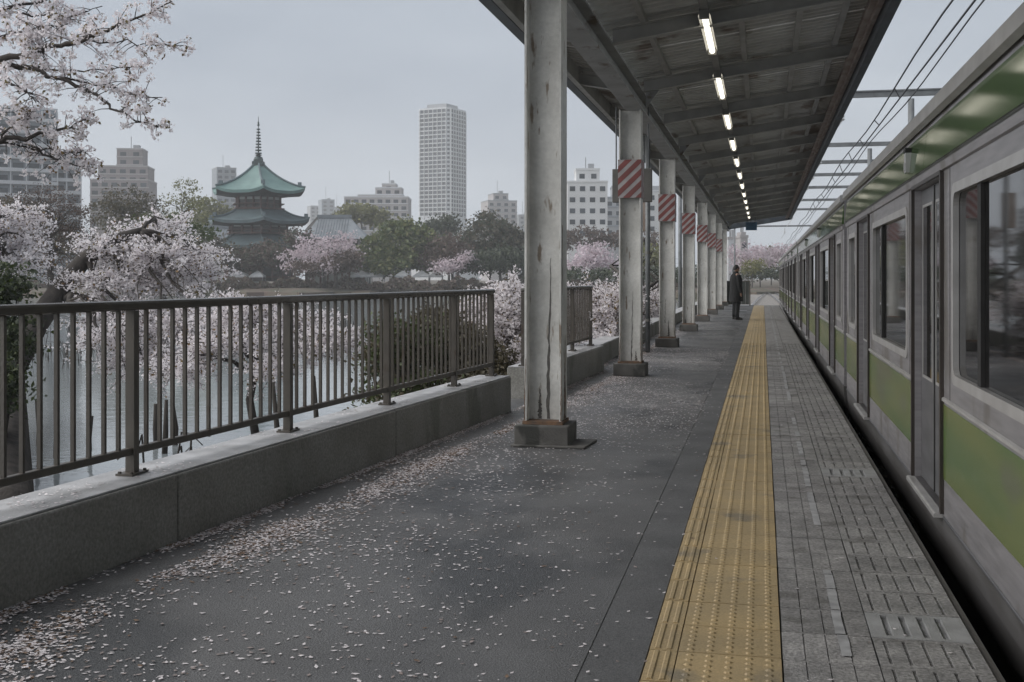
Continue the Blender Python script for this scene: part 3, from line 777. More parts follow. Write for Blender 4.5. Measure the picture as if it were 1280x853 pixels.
def car_parts():
    """list of (name, mesh, location, [sub-parts]) shared by all cars"""
    parts = []
    b = body_mesh()
    parts.append(('body', b, (0, 0, 0), []))
    mb = MB(); mb.prism([(-.055, 2.445), (-.02, 2.43), (.03, 2.53), (.0, 2.55), (-.05, 2.53)], 'y', .02, CARL - .02)
    parts.append(('roof_gutter', mb.mesh('roof_gutter', M['steel_trim']), (0, 0, 0), []))
    mb = MB(); mb.prism([(.02, 2.545), (.16, 2.61), (.5, 2.69), (1.0, 2.74), (1.475, 2.755), (1.95, 2.74), (2.45, 2.69), (2.8, 2.61), (2.8, 2.59), (1.475, 2.735), (.16, 2.59)], 'y', .03, CARL - .03)
    parts.append(('roof_skin', mb.mesh('roof_skin', M['roof_grey']), (0, 0, 0), []))
    mb = MB(); mb.box(.45, 2.5, CARL / 2 - 1.7, CARL / 2 + 1.7, 2.66, 3.02)
    for k in range(9): mb.box(.43, 2.52, CARL / 2 - 1.6 + k * .4, CARL / 2 - 1.55 + k * .4, 2.70, 3.0)
    parts.append(('air_conditioner', mb.mesh('air_conditioner', M['roof_grey']), (0, 0, 0), []))
    mb = MB(); mb.box(.13, 2.82, .1, CARL - .1, -.45, .0); mb.box(.3, 2.65, 4.6, CARL - 4.6, -.95, -.342)
    parts.append(('underframe', mb.mesh('underframe', M['underframe']), (0, 0, 0), []))
    # upper green band: panels split at every door
    eds = [0.02] + DOORS + [CARL - .02]
    for a, b2 in zip(eds[:-1], eds[1:]):
        mb = MB(); mb.prism([(.001, 2.15), (-.030, 2.152), (-.004, 2.405), (.001, 2.405)], 'y', a + .004, b2 - .004); parts.append(('upper_green_band', mb.mesh('upper_green_band', M['green_top']), (0, 0, 0), []))
    mb = MB(); mb.prism([(-.018, 2.085), (-.002, 2.08), (-.002, 2.135), (-.024, 2.13)], 'y', .02, CARL - .02); parts.append(('rain_strip', mb.mesh('rain_strip', M['steel']), (0, 0, 0), []))
    # lower green band, trim and windows between the doors
    edges = [0.02] + [e for c in DOORS for e in (c - DW - .05, c + DW + .05)] + [CARL - .02]
    for i in range(0, len(edges), 2):
        a, b2 = edges[i], edges[i + 1]
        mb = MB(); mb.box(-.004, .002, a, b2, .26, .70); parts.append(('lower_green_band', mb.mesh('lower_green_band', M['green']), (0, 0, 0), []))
        mb = MB(); mb.prism([(-.002, .715), (-.014, .722), (-.014, .738), (-.002, .745)], 'y', a, b2); parts.append(('belt_trim', mb.mesh('belt_trim', M['steel_trim']), (0, 0, 0), []))
        mb = MB(); mb.prism([(-.002, .02), (-.008, .025), (-.008, .035), (-.002, .04)], 'y', a, b2); parts.append(('skirt_trim', mb.mesh('skirt_trim', M['steel_dark']), (0, 0, 0), []))
    for a, b2 in WINS:
        subs = []
        fr = MB()
        rim = []
        def rr(y0, y1, z0, z1, r, n=5):
            pts = []
            for cy, cz, a0 in ((y1 - r, z1 - r, 0), (y0 + r, z1 - r, 90), (y0 + r, z0 + r, 180), (y1 - r, z0 + r, 270)):
                for q in range(n + 1):
                    t = math.radians(a0 + 90 * q / n); pts.append((cy + r * math.cos(t), cz + r * math.sin(t)))
            return pts
        o_ = rr(a - .005, b2 + .005, WZ0 - .005, WZ1 + .005, .06); i_ = rr(a + .035, b2 - .035, WZ0 + .035, WZ1 - .035, .07); n = len(o_)
        # rounded frame ring filling the square corners
        q_ = rr(a - .02, b2 + .02, WZ0 - .02, WZ1 + .02, .075)
        vs = [(-.010, y, z) for y, z in q_] + [(-.010, y, z) for y, z in i_] + [(.022, y, z) for y, z in i_] + [(.001, y, z) for y, z in q_]
        fs = [(k, n + k, n + (k + 1) % n, (k + 1) % n) for k in range(n)] + [(n + k, 2 * n + k, 2 * n + (k + 1) % n, n + (k + 1) % n) for k in range(n)] + [(3 * n + k, k, (k + 1) % n, 3 * n + (k + 1) % n) for k in range(n)]
        fr.add(vs, fs); me_fr = fr.mesh('window_frame', M['steel_trim'])
        gl = MB(); gl.box(.024, .029, a + .01, b2 - .01, WZ0 + .01, WZ1 - .01)
        me_gl = gl.mesh('window', M['glass'])
        subs.append(('window_frame', me_fr))
        if b2 - a > 2:
            mu = MB(); y = b2 - .75; mu.box(.004, .023, y - .045, y + .045, WZ0 + .036, WZ1 - .036); subs.append(('mullion', mu.mesh('mullion', M['rubber'])))
        parts.append(('window', me_gl, (0, 0, 0), subs))
    # doors: two leaves each with a pane, handle recess and a bright sill
    lf = MB(); lf.box(0, .03, .004, DW - .002, Z_SILL + .004, Z_DT - .004)
    me_lf = lf.mesh('door', M['steel_dark'])
    pn = MB(); pn.box(-.004, .001, .13, DW - .10, .78, 1.93); me_pn = pn.mesh('door_window', M['glass'])
    gk = MB(); gk.box(-.006, .002, DW - .014, DW - .003, Z_SILL + .01, Z_DT - .01); me_gk = gk.mesh('door_seal', M['rubber'])
    fr = MB()
    for y0, y1, z0, z1 in ((.11, .128, .76, 1.95), (DW - .098, DW - .08, .76, 1.95), (.128, DW - .098, .76, .778), (.128, DW - .098, 1.932, 1.95)): fr.box(-.007, .002, y0, y1, z0, z1)
    me_df = fr.mesh('door_window_frame', M['steel_trim'])
    def mirror(me):
        m2 = me.copy(); m2.transform(Matrix.Scale(-1, 4, (0, 1, 0))); m2.flip_normals(); return m2
    L = [(me_lf, me_pn, me_df, me_gk)]; L.append(tuple(mirror(m) for m in L[0]))
    sill = MB(); sill.prism([(-.055, Z_SILL - .028), (-.055, Z_SILL - .006), (-.045, Z_SILL), (.08, Z_SILL), (.08, Z_SILL - .028)], 'y', -DW - .02, DW + .02)
    me_sill = sill.mesh('door_sill', M['steel_trim'])
    jb = MB()
    for s_ in (-1, 1): jb.box(-.022, .001, min(s_ * (DW + .002), s_ * (DW + .045)), max(s_ * (DW + .002), s_ * (DW + .045)), Z_SILL, Z_DT + .01)
    jb.box(-.022, .001, -DW - .03, DW + .03, Z_DT + .004, Z_DT + .028)
    me_jb = jb.mesh('door_frame', M['jamb'])
    for c in DOORS:
        parts.append(('door_frame', me_jb, (0, c, 0), [('door_sill', me_sill)]))
        parts.append(('door', L[0][0], (.045, c - DW, 0), [('door_window', L[0][1]), ('door_window_frame', L[0][2]), ('door_seal', L[0][3])]))
        parts.append(('door', L[1][0], (.045, c + DW, 0), [('door_window', L[1][1]), ('door_window_frame', L[1][2]), ('door_seal', L[1][3])]))
    il = MB(); il.box(-.05, -.005, -.05, .05, 2.2, 2.34); il.box(-.056, -.05, -.03, .03, 2.215, 2.27); me_il = il.mesh('indicator_lamp', M['insul'])
    ib = MB(); ib.box(-.054, -.002, -.055, .055, 2.342, 2.375); me_ib = ib.mesh('lamp_hood', M['rubber'])
    for y in (CARL / 2 - 3.2, CARL / 2 + 3.2): parts.append(('indicator_lamp', me_il, (0, y, 0), [('lamp_hood', me_ib)]))
    # panel seams and a worn lower edge
    sm = MB()
    for a_, b_ in WINS:
        for y in (a_ - .13, b_ + .13):
            sm.box(-.0022, .001, y - .004, y + .004, .745, 2.078)
    parts.append(('panel_seam', sm.mesh('panel_seam', M['jamb']), (0, 0, 0), []))
    st_ = MB(); st_.prism([(-.004, .018), (.004, -.10), (.035, -.28), (.10, -.40), (.12, -.40), (.12, .018)], 'y', .03, CARL - .03); parts.append(('skirt', st_.mesh('skirt', M['skirt']), (0, 0, 0), []))
    for c in DOORS:
        dl = MB(); dl.box(-.012, .0, c + DW + .09, c + DW + .19, 1.02, 1.14); parts.append(('door_cock_cover', dl.mesh('door_cock_cover', M['steel_dark']), (0, 0, 0), []))
    # bogies
    bo = MB(); bo.box(.35, 2.6, -1.5, 1.5, -.85, -.55)
    me_bo = bo.mesh('bogie', M['underframe'])
    wh = MB()
    for x in (.93, 1.95):
        for y in (-1.05, 1.05):
            n = 20; vs = []
            for xx in (x, x + .12):
                vs += [(xx, y + .42 * math.cos(2 * math.pi * k / n), -.575 + .42 * math.sin(2 * math.pi * k / n)) for k in range(n)]
            wh.add(vs, [(k, (k + 1) % n, n + (k + 1) % n, n + k) for k in range(n)] + [tuple(range(n)), tuple(range(n, 2 * n))])
    me_wh = wh.mesh('wheels', M['underframe'])
    for y in (2.9, CARL - 2.9): parts.append(('bogie', me_bo, (0, y, 0), [('wheels', me_wh)]))
    gw = MB(); gw.box(.75, 2.2, CARL - .02, CARL + .25, -.1, 2.3); parts.append(('gangway_bellows', gw.mesh('gangway_bellows', M['rubber']), (0, 0, 0), []))
    gw = MB(); gw.box(.75, 2.2, -.25, .02, -.1, 2.3); parts.append(('gangway_bellows', gw.mesh('gangway_bellows', M['rubber']), (0, 0, 0), []))
    return parts
CP = car_parts()
cs = 15.25 - CARL
car_labels = ['nearest silver train car with green bands, its big window at the right edge', 'second silver train car with green bands from the camera', 'third silver train car, strongly foreshortened', 'farthest train car at the end of the train']
for i in range(4):
    y0 = cs + i * 20.0
    t = thing('train_car', car_labels[i], 'train', (TX - (.0 if i < 2 else .004 * i), y0, 0), group='cars of the commuter train')
    for nm, me, loc, subs in CP:
        if i == 3 and nm in ('indicator_lamp',): continue
        if nm == 'gangway_bellows' and i == 3 and me.vertices[0].co.y > 5: continue
        o = mkobj(nm, me, t, loc=loc)
        for sn, sm in subs: mkobj(sn, sm, o)

# ------------------------------------------------------------------ overhead line
def gantry(label, d, H, xl, xr, post_x, truss=True):
    c = P(953, HZ, d); Y = c.y; Z = CAM_H + H
    t = thing('overhead_gantry', label, 'gantry', (post_x, Y, -1.3), group='overhead line gantries across the tracks')
    o = t.location
    b = .16
    mb = MB(); mb.box(xl - o.x, xr - o.x, -.08, .08, Z - o.z - .09, Z - o.z + .09) if not truss else None
    if truss:
        for dz in (-.09, .09): mb.box(xl - o.x, xr - o.x, -.06, .06, Z - o.z + dz - .022, Z - o.z + dz + .022)
        x = xl - o.x; k = 0
        while x < xr - o.x - .01:
            x2 = min(x + .6, xr - o.x); za, zb = ((-.09, .09), (.09, -.09))[k % 2]
            mb.tube([(x, 0, Z - o.z + za), (x2, 0, Z - o.z + zb)], .025, 5); x = x2; k += 1
        mb.box(xl - o.x, xr - o.x, -.02, .02, Z - o.z - .065, Z - o.z + .065)
    mb.build('beam', M['galv'], t)
    mb = MB(); mb.tube([(0, 0, 0), (0, 0, Z - o.z - .2)], [.12, .10], 10); mb.build('post', M['galv'], t, smooth=True)
    mb = MB(); mb.tube([(xl + .3 - o.x, 0, -0.3), (xl + .3 - o.x, 0, Z - o.z - .25)], .10, 10); mb.build('post', M['galv'], t, smooth=True)
    for x in (2.55, 6.43):
        if not xl < x < xr: continue
        mb = MB(); mb.tube([(x - o.x, 0, Z - o.z - .22), (x - o.x, 0, Z - o.z - .55)], .035, 6); mb.lathe([(.07, 0), (.1, .05), (.06, .1), (.1, .15), (.06, .2), (.1, .25), (.05, .3)], 8, c=(x - o.x, 0, Z - o.z - .85))
        mb.tube([(x - o.x - .45, 0, Z - o.z - 1.5), (x - o.x, 0, Z - o.z - .85)], .025, 6); mb.build('insulator', M['insul'], t)
    return t
GH = 6.0
for i, (py, xr) in enumerate(((122, 7.2), (183.5, 9.5), (204.6, 9.0), (220, 9.5), (235.5, 9.5), (251, 10), (262.5, 10), (283, 11))):
    d = FPX * GH / (HZ - py)
    gantry('%s overhead line gantry from the camera above the train' % ORD[i] if i else 'nearest overhead line gantry, a thick grey beam above the train', d, GH, -4.6 if d < 62 else -3.5, xr, 4.72 if d < 60 else 8.6, truss=(i == 0))
WIRES = [('upper messenger wire strung over the train', 2.45, lambda y: 5.12 - .16 * math.sin(((y - 38) / 20) * math.pi) ** 2),
         ('lower contact wire strung over the train', 2.55, lambda y: 4.85),
         ('thin single wire strung to the right of the contact wire', 3.35, lambda y: 5.75 - .15 * math.sin(((y - 38) / 20) * math.pi) ** 2),
         ('messenger wire over the far track', 6.4, lambda y: 5.5), ('contact wire over the far track', 6.45, lambda y: 4.9)]
for lab, x, fz in WIRES:
    mb = MB(); mb.tube([(x, y, fz(y)) for y in np.arange(2, 190, 3.0)], .016, 5)
    tag(mb.build('overhead_wire', M['wire']), lab, 'wire', 'overhead wires')
for k, y in enumerate(np.arange(23, 64, 4.0)):
    mb = MB(); mb.tube([(2.55, y, 4.86), (2.46, y, WIRES[0][2](y))], .012, 5); tag(mb.build('dropper', M['wire']), '%s dropper from the camera between messenger and contact wire over the train' % ['first','second','third','fourth','fifth','sixth','seventh','eighth','ninth','tenth','eleventh'][k], 'wire', 'droppers of the overhead line')

# ------------------------------------------------------------------ trees and shrubs
def ell(b):
    px, py, d, rx, ry = b[:5]; rd = b[5] if len(b) > 5 else rx * d / FPX
    return P(px, py, d), rx * d / FPX, ry * d / FPX, rd
def to_world(c, off):                                 # offsets (right, away, up) -> world
    R_, F_ = np.array(RT), np.array(FW)
    return np.array(c)[None, :] + off[:, :1] * R_ + off[:, 1:2] * F_ + off[:, 2:3] * np.array([[0, 0, 1.0]])
def rand_dirs(n, rng):
    v = rng.normal(size=(n, 3)); return v / np.linalg.norm(v, axis=1)[:, None]
def clump_pts(blobs, ncl, nleaf, cs, rng, shell=0.45):
    W = np.array([b[3] * b[4] for b in blobs], float); W /= W.sum(); out = []; cen = []
    for b, w in zip(blobs, W):
        c, rx, ry, rd = ell(b); n = max(3, int(ncl * w))
        r = shell + (1 - shell) * rng.random(n) ** 0.6
        off = rand_dirs(n, rng) * r[:, None] * np.array([rx, rd, ry])
        cc = to_world(c, off); cen.append(cc)
        sz = cs * rng.uniform(.55, 1.35, n)
        lf = rng.normal(size=(n, nleaf, 3)) * sz[:, None, None] * np.array([1.15, 1.15, .62])
        out.append((cc[:, None, :] + lf).reshape(-1, 3))
    return np.concatenate(out), cen
def spray_pts(blobs, ntw, L, per, jit, rng, lift=.25):
    W = np.array([b[3] * b[4] for b in blobs], float); W /= W.sum(); out = []; tw = []
    for b, w in zip(blobs, W):
        c, rx, ry, rd = ell(b); n = max(3, int(ntw * w))
        st_ = to_world(c, rand_dirs(n, rng) * (rng.random(n) ** .5)[:, None] * np.array([rx, rd, ry]) * .8)
        dv = st_ - np.array(c)[None, :]; dv /= np.linalg.norm(dv, axis=1)[:, None] + 1e-6
        dv = dv + rng.normal(size=(n, 3)) * .5; dv[:, 2] = dv[:, 2] * .45 + lift * rng.normal(.5, .6, n); dv /= np.linalg.norm(dv, axis=1)[:, None]
        ll = L * rng.uniform(.5, 1.3, n); en = st_ + dv * ll[:, None]
        t = rng.random((n, per)); bend = (t ** 2)[:, :, None] * np.array([0, 0, 1.0]) * (ll * .15)[:, None, None]
        pts = st_[:, None, :] + (en - st_)[:, None, :] * t[:, :, None] - bend + rng.normal(size=(n, per, 3)) * jit
        out.append(pts.reshape(-1, 3)); tw.append((st_, en))
    return np.concatenate(out), tw
def curve3(a, b, sag, n=6, wob=.0, rng=RNG):
    a, b = Vector(a), Vector(b); pts = []
    for i in range(n + 1):
        t = i / n; p = a.lerp(b, t); p.z += sag * math.sin(t * math.pi)
        if 0 < i < n and wob: p += Vector(rng.normal(size=3) * wob)
        pts.append(p)
    return pts
def local(mb, o): mb.v = [(x - o.x, y - o.y, z - o.z) for x, y, z in mb.v]; return mb
def put(pts, o): return pts - np.array(o)[None, :]
def tree(name, label, cat, trunk, blobs, mode, prm, mats, bark, rng_seed, group=None, limbs=5, tw_r=.008, crown='crown', trunk_n=8):
    """trunk: [(point, radius)...]; limbs reach from it into every blob of the crown"""
    rng = np.random.default_rng(rng_seed); o = Vector(trunk[0][0])
    t = thing(name, label, cat, o, group=group)
    mb = MB(); mb.tube([p for p, r in trunk], [r for p, r in trunk], trunk_n)
    local(mb, o).build('trunk', bark, t, smooth=True)
    lb = MB(); tips = []
    rt = trunk[-1][1]
    for bi, b in enumerate(blobs):
        c, rx, ry, rd = ell(b)
        best = min(trunk[len(trunk) // 2:], key=lambda q: (Vector(q[0]) - c).length)
        pts = curve3(best[0], c, (c - Vector(best[0])).length * .10, 6, (c - Vector(best[0])).length * .035, rng)
        r0 = min(best[1] * .75, rt * 1.1); rad = [r0 * (1 - .72 * i / 6) for i in range(7)]
        lb.tube(pts, rad, 6); 
        for q in range(limbs):
            k = int(rng.integers(2, 7)); e = to_world(c, rand_dirs(1, rng) * np.array([rx, rd, ry]) * .85)[0]
            p2 = curve3(pts[k], e, (Vector(e) - pts[k]).length * .12, 4, (Vector(e) - pts[k]).length * .05, rng)
            rr = rad[k] * .55; lb.tube(p2, [rr, rr * .8, rr * .6, rr * .4, rr * .2], 5)
    if mode == 'clump':
        ncl, nl, cs, size = prm; pts, _ = clump_pts(blobs, ncl, nl, cs, rng)
    else:
        ntw, L, per, jit, size = prm; pts, tw = spray_pts(blobs, ntw, L, per, jit, rng)
        for a, b in tw:
            for q in range(0, len(a), 1 if len(a) < 700 else 2):
                m_ = (a[q] + b[q]) / 2 + np.array([0, 0, -np.linalg.norm(b[q] - a[q]) * .04])
                lb.tube([a[q], m_, b[q]], [tw_r, tw_r * .8, tw_r * .4], 4, cap=False)
    local(lb, o).build('branches', bark, t, smooth=True)
    sz = size * rng.uniform(.4, 1.65, len(pts))
    mi = None
    if isinstance(mats, (list, tuple)):
        mi = (rng.random(len(pts)) < (.08 if mode == 'spray' else .3)).astype(int)
    quadsoup(crown, put(pts, o), sz, mats, t, up_bias=.3, mi=mi, rng=rng)
    return t

# --- the pond side, near: cherries
BL = [M['blossom'], M['bud']]
t0 = [(G(12, 640, -1.45), .30), (P(12, 470, 23), .27), (P(45, 405, 23.5), .25), (P(75, 362, 24), .22), (P(105, 325, 24), .17), (P(140, 300, 24), .12), (P(178, 288, 24), .07)]
tree('cherry_tree', 'leaning cherry tree in pale pink blossom left of the pagoda, dark sloping trunk', 'tree', t0,
     [(132, 306, 24, 30, 14, .7), (165, 315, 24.5, 55, 26, 1.0), (215, 320, 24, 55, 22, .9), (150, 350, 24, 60, 20, 1), (225, 345, 24.5, 58, 18, .9), (262, 328, 25, 22, 12, .5),
      (200, 285, 26, 42, 14, .7), (150, 395, 23.5, 50, 22, .9), (205, 410, 23, 52, 28, .9), (128, 425, 22.5, 30, 14, .6), (240, 395, 23, 30, 20, .6), (180, 450, 22.5, 50, 18, .7)],
     'spray', (1000, .62, 44, .04, .055), BL, M['bark'], 11, 'cherry trees by the pond', 4)
tree('cherry_tree', 'white blossoming cherry cut by the left edge of the picture', 'tree', [(G(-90, 640, -1.45), .26), (P(-80, 420, 22), .22), (P(-50, 340, 23), .17), (P(-20, 300, 23), .11)],
     [(-30, 290, 24, 46, 26, .9), (15, 275, 25, 34, 20, .7), (10, 310, 24.5, 36, 20, .7), (-40, 340, 24, 40, 22, .8), (22, 330, 24, 26, 14, .5)], 'spray', (420, .55, 46, .045, .058), BL, M['bark'], 12, 'cherry trees by the pond', 4)
tree('cherry_tree', 'low cherry spilling pale blossom just past the end of the long railing', 'tree', [(P(668, 520, 17), .16), (P(655, 478, 17.4), .14), (P(640, 440, 18), .12), (P(632, 405, 18.5), .09), (P(640, 380, 18.5), .06)],
     [(632, 375, 18.5, 30, 20, .7), (655, 395, 18.5, 34, 24, .7), (622, 410, 18.3, 26, 22, .6), (650, 440, 18, 30, 24, .6), (690, 400, 18.5, 36, 30, .7), (610, 385, 19, 26, 14, .5), (640, 362, 19, 22, 10, .4), (590, 400, 19.5, 30, 24, .6)],
     'spray', (820, .42, 40, .032, .046), BL, M['bark'], 13, 'cherry trees by the pond', 4)
tree('cherry_tree', 'cherry in full blossom seen between the first and second columns, above the short railing', 'tree', [(P(775, 500, 22), .16), (P(768, 455, 22.3), .13), (P(762, 420, 22.6), .10), (P(760, 395, 22.8), .07)],
     [(752, 385, 23, 26, 20, .7), (775, 375, 23, 30, 22, .8), (765, 405, 22.8, 24, 16, .6), (730, 372, 23.4, 26, 14, .6), (800, 385, 33, 22, 20, .8), (815, 375, 33, 20, 16, .7), (765, 428, 22.5, 14, 12, .4), (812, 402, 33, 18, 12, .6)],
     'spray', (700, .45, 40, .034, .05), BL, M['bark'], 14, 'cherry trees by the pond', 4)

tree('cherry_tree', 'low spreading cherry with pale blossom seen through the middle bays of the long railing', 'tree', [(P(322, 560, 21), .085), (P(312, 500, 21), .075), (P(320, 460, 21.2), .065), (P(318, 425, 21.5), .05)],
     [(285, 398, 21.5, 40, 20, .7), (335, 405, 21.8, 40, 22, .7), (255, 435, 21, 30, 16, .6), (305, 382, 22, 34, 9, .6), (385, 402, 22, 34, 15, .6), (370, 440, 21, 28, 16, .6), (290, 428, 20.5, 40, 18, .6), (420, 425, 21, 34, 20, .6), (230, 462, 20, 34, 14, .5), (340, 462, 20, 30, 14, .5)], 'spray', (720, .45, 40, .036, .05), BL, M['bark'], 15, 'cherry trees by the pond', 4)
# --- overhanging boughs of a cherry whose trunk stands left of the picture
def overhang():
    o = P(-190, 520, 9.5); o.z = -.9; rng = np.random.default_rng(21)
    t = thing('cherry_tree', 'cherry boughs with loose pink blossom reaching in at the upper left', 'tree', o, group='cherry trees by the pond')
    tk = MB(); tk.tube([o, P(-170, 380, 9.6), P(-175, 250, 9.8), P(-150, 150, 10), P(-120, 80, 10)], [.2, .17, .15, .12, .09], 9); local(tk, o).build('trunk', M['bark'], t, smooth=True)
    B = [  # traced boughs: (px, py, distance) and radii in metres
        [(-150, 150, 10), (-60, 92, 10), (0, 74, 10), (45, 65, 10), (62, 57, 9.9), (105, 50, 9.8), (135, 38, 9.7), (180, 20, 9.6), (215, 2, 9.5)],
        [(45, 65, 10), (60, 60, 9.9), (110, 52, 9.9), (160, 54, 9.9), (200, 58, 9.8), (226, 58, 9.7)],
        [(-150, 150, 10), (-70, 95, 10.2), (0, 82, 10.3), (30, 85, 10.3), (70, 97, 10.2), (105, 110, 10.1), (135, 130, 10), (160, 146, 9.9), (198, 160, 9.8)],
        [(70, 97, 10.2), (120, 105, 10.3), (160, 115, 10.3), (203, 122, 10.2)],
        [(30, 85, 10.3), (90, 88, 10.5), (140, 86, 10.5), (178, 84, 10.4)],
        [(-175, 250, 9.8), (-80, 190, 9.8), (0, 178, 9.8), (40, 172, 9.8), (80, 160, 9.8), (112, 148, 9.8)],
        [(-120, 80, 10), (-60, 30, 10.3), (0, 12, 10.5), (60, 0, 10.6), (110, -12, 10.7)],
        [(0, 12, 10.5), (40, 20, 10.6), (90, 22, 10.6), (128, 8, 10.6)],
        [(0, 178, 9.8), (40, 186, 10), (80, 190, 10.1), (112, 189, 10.1)],
        [(40, 186, 10), (70, 200, 10), (100, 208, 10), (118, 206, 10)],
        [(-60, 92, 10), (0, 100, 9.7), (30, 112, 9.6), (45, 128, 9.5)],
        [(0, 178, 9.8), (10, 160, 9.8), (30, 145, 9.7), (40, 138, 9.7)],
        [(-60, 30, 10.3), (0, 45, 10.1), (40, 38, 10), (85, 30, 10)],
        [(-120, 80, 10), (-20, -20, 10.4), (60, -50, 10.8), (140, -60, 11)],
        [(45, 65, 10), (48, 48, 10), (44, 38, 10)]]
    br = MB(); C = []
    for bi, b in enumerate(B):
        pts = [P(*q) for q in b]; fine = []
        for i in range(len(pts) - 1):
            for k in range(4): fine.append(pts[i].lerp(pts[i + 1], k / 4) + Vector(rng.normal(size=3) * .012))
        fine.append(pts[-1]); n = len(fine); r0 = .030 if bi in (0, 2, 5, 6, 13) else .012
        if bi in (0, 2, 5): r0 = .036
        br.tube(fine, [max(.004, r0 * (1 - .88 * i / (n - 1))) for i in range(n)], 6)
        ncl = 64 if bi in (0, 2) else (46 if bi in (6, 7, 12, 13) else 34)
        for q in range(ncl):
            u = rng.random() ** .75
            k = min(n - 2, int(u * (n - 1))); p = fine[k].lerp(fine[k + 1], rng.random())
            if p.dot(RT) / max(p.dot(FW), 1) < -.60: continue
            dirv = Vector(rng.normal(size=3)); dirv.z *= .8; dirv.normalize()
            L = rng.uniform(.03, .30) * (1.15 - u * .6)
            e = p + dirv * L
            if L > .06: br.tube([p, (p + e) / 2 + Vector((0, 0, .01)), e], [.0045, .0035, .002], 4, cap=False)
            C.append(e)
    local(br, o).build('branches', M['bark'], t, smooth=True)
    C = np.array([tuple(c) for c in C]); n = len(C); per = 18
    pts = C[:, None, :] + (rand_dirs(n * per, rng) * (rng.random(n * per) ** .4 * .05)[:, None]).reshape(n, per, 3)
    pts = pts.reshape(-1, 3)
    mi = (rng.random(len(pts)) < .09).astype(int)
    quadsoup('blossom', put(pts, o), .036 * rng.uniform(.7, 1.3, len(pts)), BL, t, rng=rng, mi=mi)
overhang()

# --- near shrubs and plants on the bank
def shrub(label, blobs, m, seed, n=150, nl=26, cs=.11, size=.07, name='shrub', cat='shrub', base=None, group='shrubs on the near bank'):
    rng = np.random.default_rng(seed); c, rx, ry, rd = ell(blobs[0]); o = Vector((c.x, c.y, base if base is not None else -1.2))
    t = thing(name, label, cat, o, group=group)
    pts, cen = clump_pts(blobs, n, nl, cs, rng, .3); mb = MB()
    for cc in cen:
        for q in range(0, len(cc), 4):
            e = Vector(cc[q]); mb.tube([o + Vector(rng.normal(size=3) * .06), o.lerp(e, .5) + Vector((0, 0, .08)), e], [.02, .014, .005], 5, cap=False)
    local(mb, o).build('stems', M['bark'], t)
    quadsoup('foliage', put(pts, o), size * rng.uniform(.5, 1.5, len(pts)), m, t, up_bias=.4, rng=rng, mi=(rng.random(len(pts)) < .4).astype(int) if isinstance(m, list) else None)
    return t
shrub('dark evergreen bush at the left edge behind the railing', [(0, 365, 17, 34, 34, .6), (8, 420, 16.5, 28, 40, .6), (-30, 400, 17, 40, 60, .7), (-14, 480, 15.5, 40, 40, .5)], [M['leaf_dark'], M['leaf_shrub']], 31, 330, 28, .11, .075)
shrub('olive green bush behind the middle of the long railing', [(495, 425, 16, 30, 30, .6), (528, 435, 16.4, 36, 36, .6), (470, 450, 15.6, 20, 20, .45), (480, 495, 15.2, 24, 24, .5), (530, 495, 15.6, 34, 34, .5)], [M['leaf_shrub'], M['leaf_olive']], 32, 330, 26, .10, .06)
shrub('brownish green bush behind the right end of the long railing', [(575, 440, 16.5, 34, 36, .6), (610, 455, 16.6, 30, 28, .5), (560, 420, 17, 30, 24, .5), (580, 490, 15.8, 40, 30, .5), (620, 490, 16, 30, 22, .5), (540, 400, 18, 30, 16, .5)], M['leaf_olive'], 33, 520, 26, .10, .06)
shrub('tangle of low brown brush below the blossoming cherry past the railing', [(650, 480, 16.2, 28, 14, .5), (640, 500, 16, 24, 14, .4)], M['leaf_olive'], 35, 200, 22, .09, .05, base=-.9)

# old wooden stakes standing in the water
stake_px = [(48, 568, 500, 21), (70, 572, 500, 19.5), (112, 566, 520, 20.5), (205, 548, 500, 20), (196, 552, 505, 21.5), (218, 545, 498, 21), (345, 520, 478, 18.5), (395, 512, 470, 19)]
for i, (px, y0, y1, d) in enumerate(stake_px):
    b = P(px, y0, d); b.z = ZP - .25; tpx = random.uniform(-4, 4); top = P(px + tpx, y1, d)
    h = min(top.z, -.15); mb = MB(); pts = [Vector((0, 0, 0)), Vector((random.uniform(-.03, .03), 0, (h - b.z) * .5)), Vector((top.x - b.x, top.y - b.y, h - b.z))]
    mb.tube(pts, [.055, .05, .03], 8)
    o = mb.build('wooden_stake', M['reed'], loc=b, smooth=True)
    tag(o, '%s dark wooden stake from the left standing in the pond behind the railing' % ['first', 'second', 'third', 'fifth', 'fourth', 'sixth', 'seventh', 'eighth'][i], 'stake', 'wooden stakes in the pond')
# withered lotus stalks: nobody could count them
def lotus():
    rng = np.random.default_rng(41); mb = MB()
    for i in range(1500):
        px = rng.uniform(-30, 640); d = 17 + 60 * rng.random() ** 1.6
        b = P(px, HZ, d); 
        if b.x > -8.2: continue
        if math.sin(b.x * .21 + 1) + math.sin(b.y * .16) < -.2: continue
        h = rng.uniform(.1, .75); lean = rng.normal(size=2) * .25 * h
        k = rng.uniform(.3, .8); e1 = (b.x + lean[0] * k, b.y + lean[1] * k, ZP + h); e2 = (b.x + lean[0] * 2, b.y + lean[1] * 2, ZP + h * rng.uniform(.35, 1.0))
        mb.tube([(b.x, b.y, ZP - .05), e1, e2], [.02, .017, .011], 4, cap=False)
    tag(mb.build('lotus_stalks', M['reed']), 'withered lotus stalks standing in the pond behind the railing', 'plant', kind='stuff')
lotus()

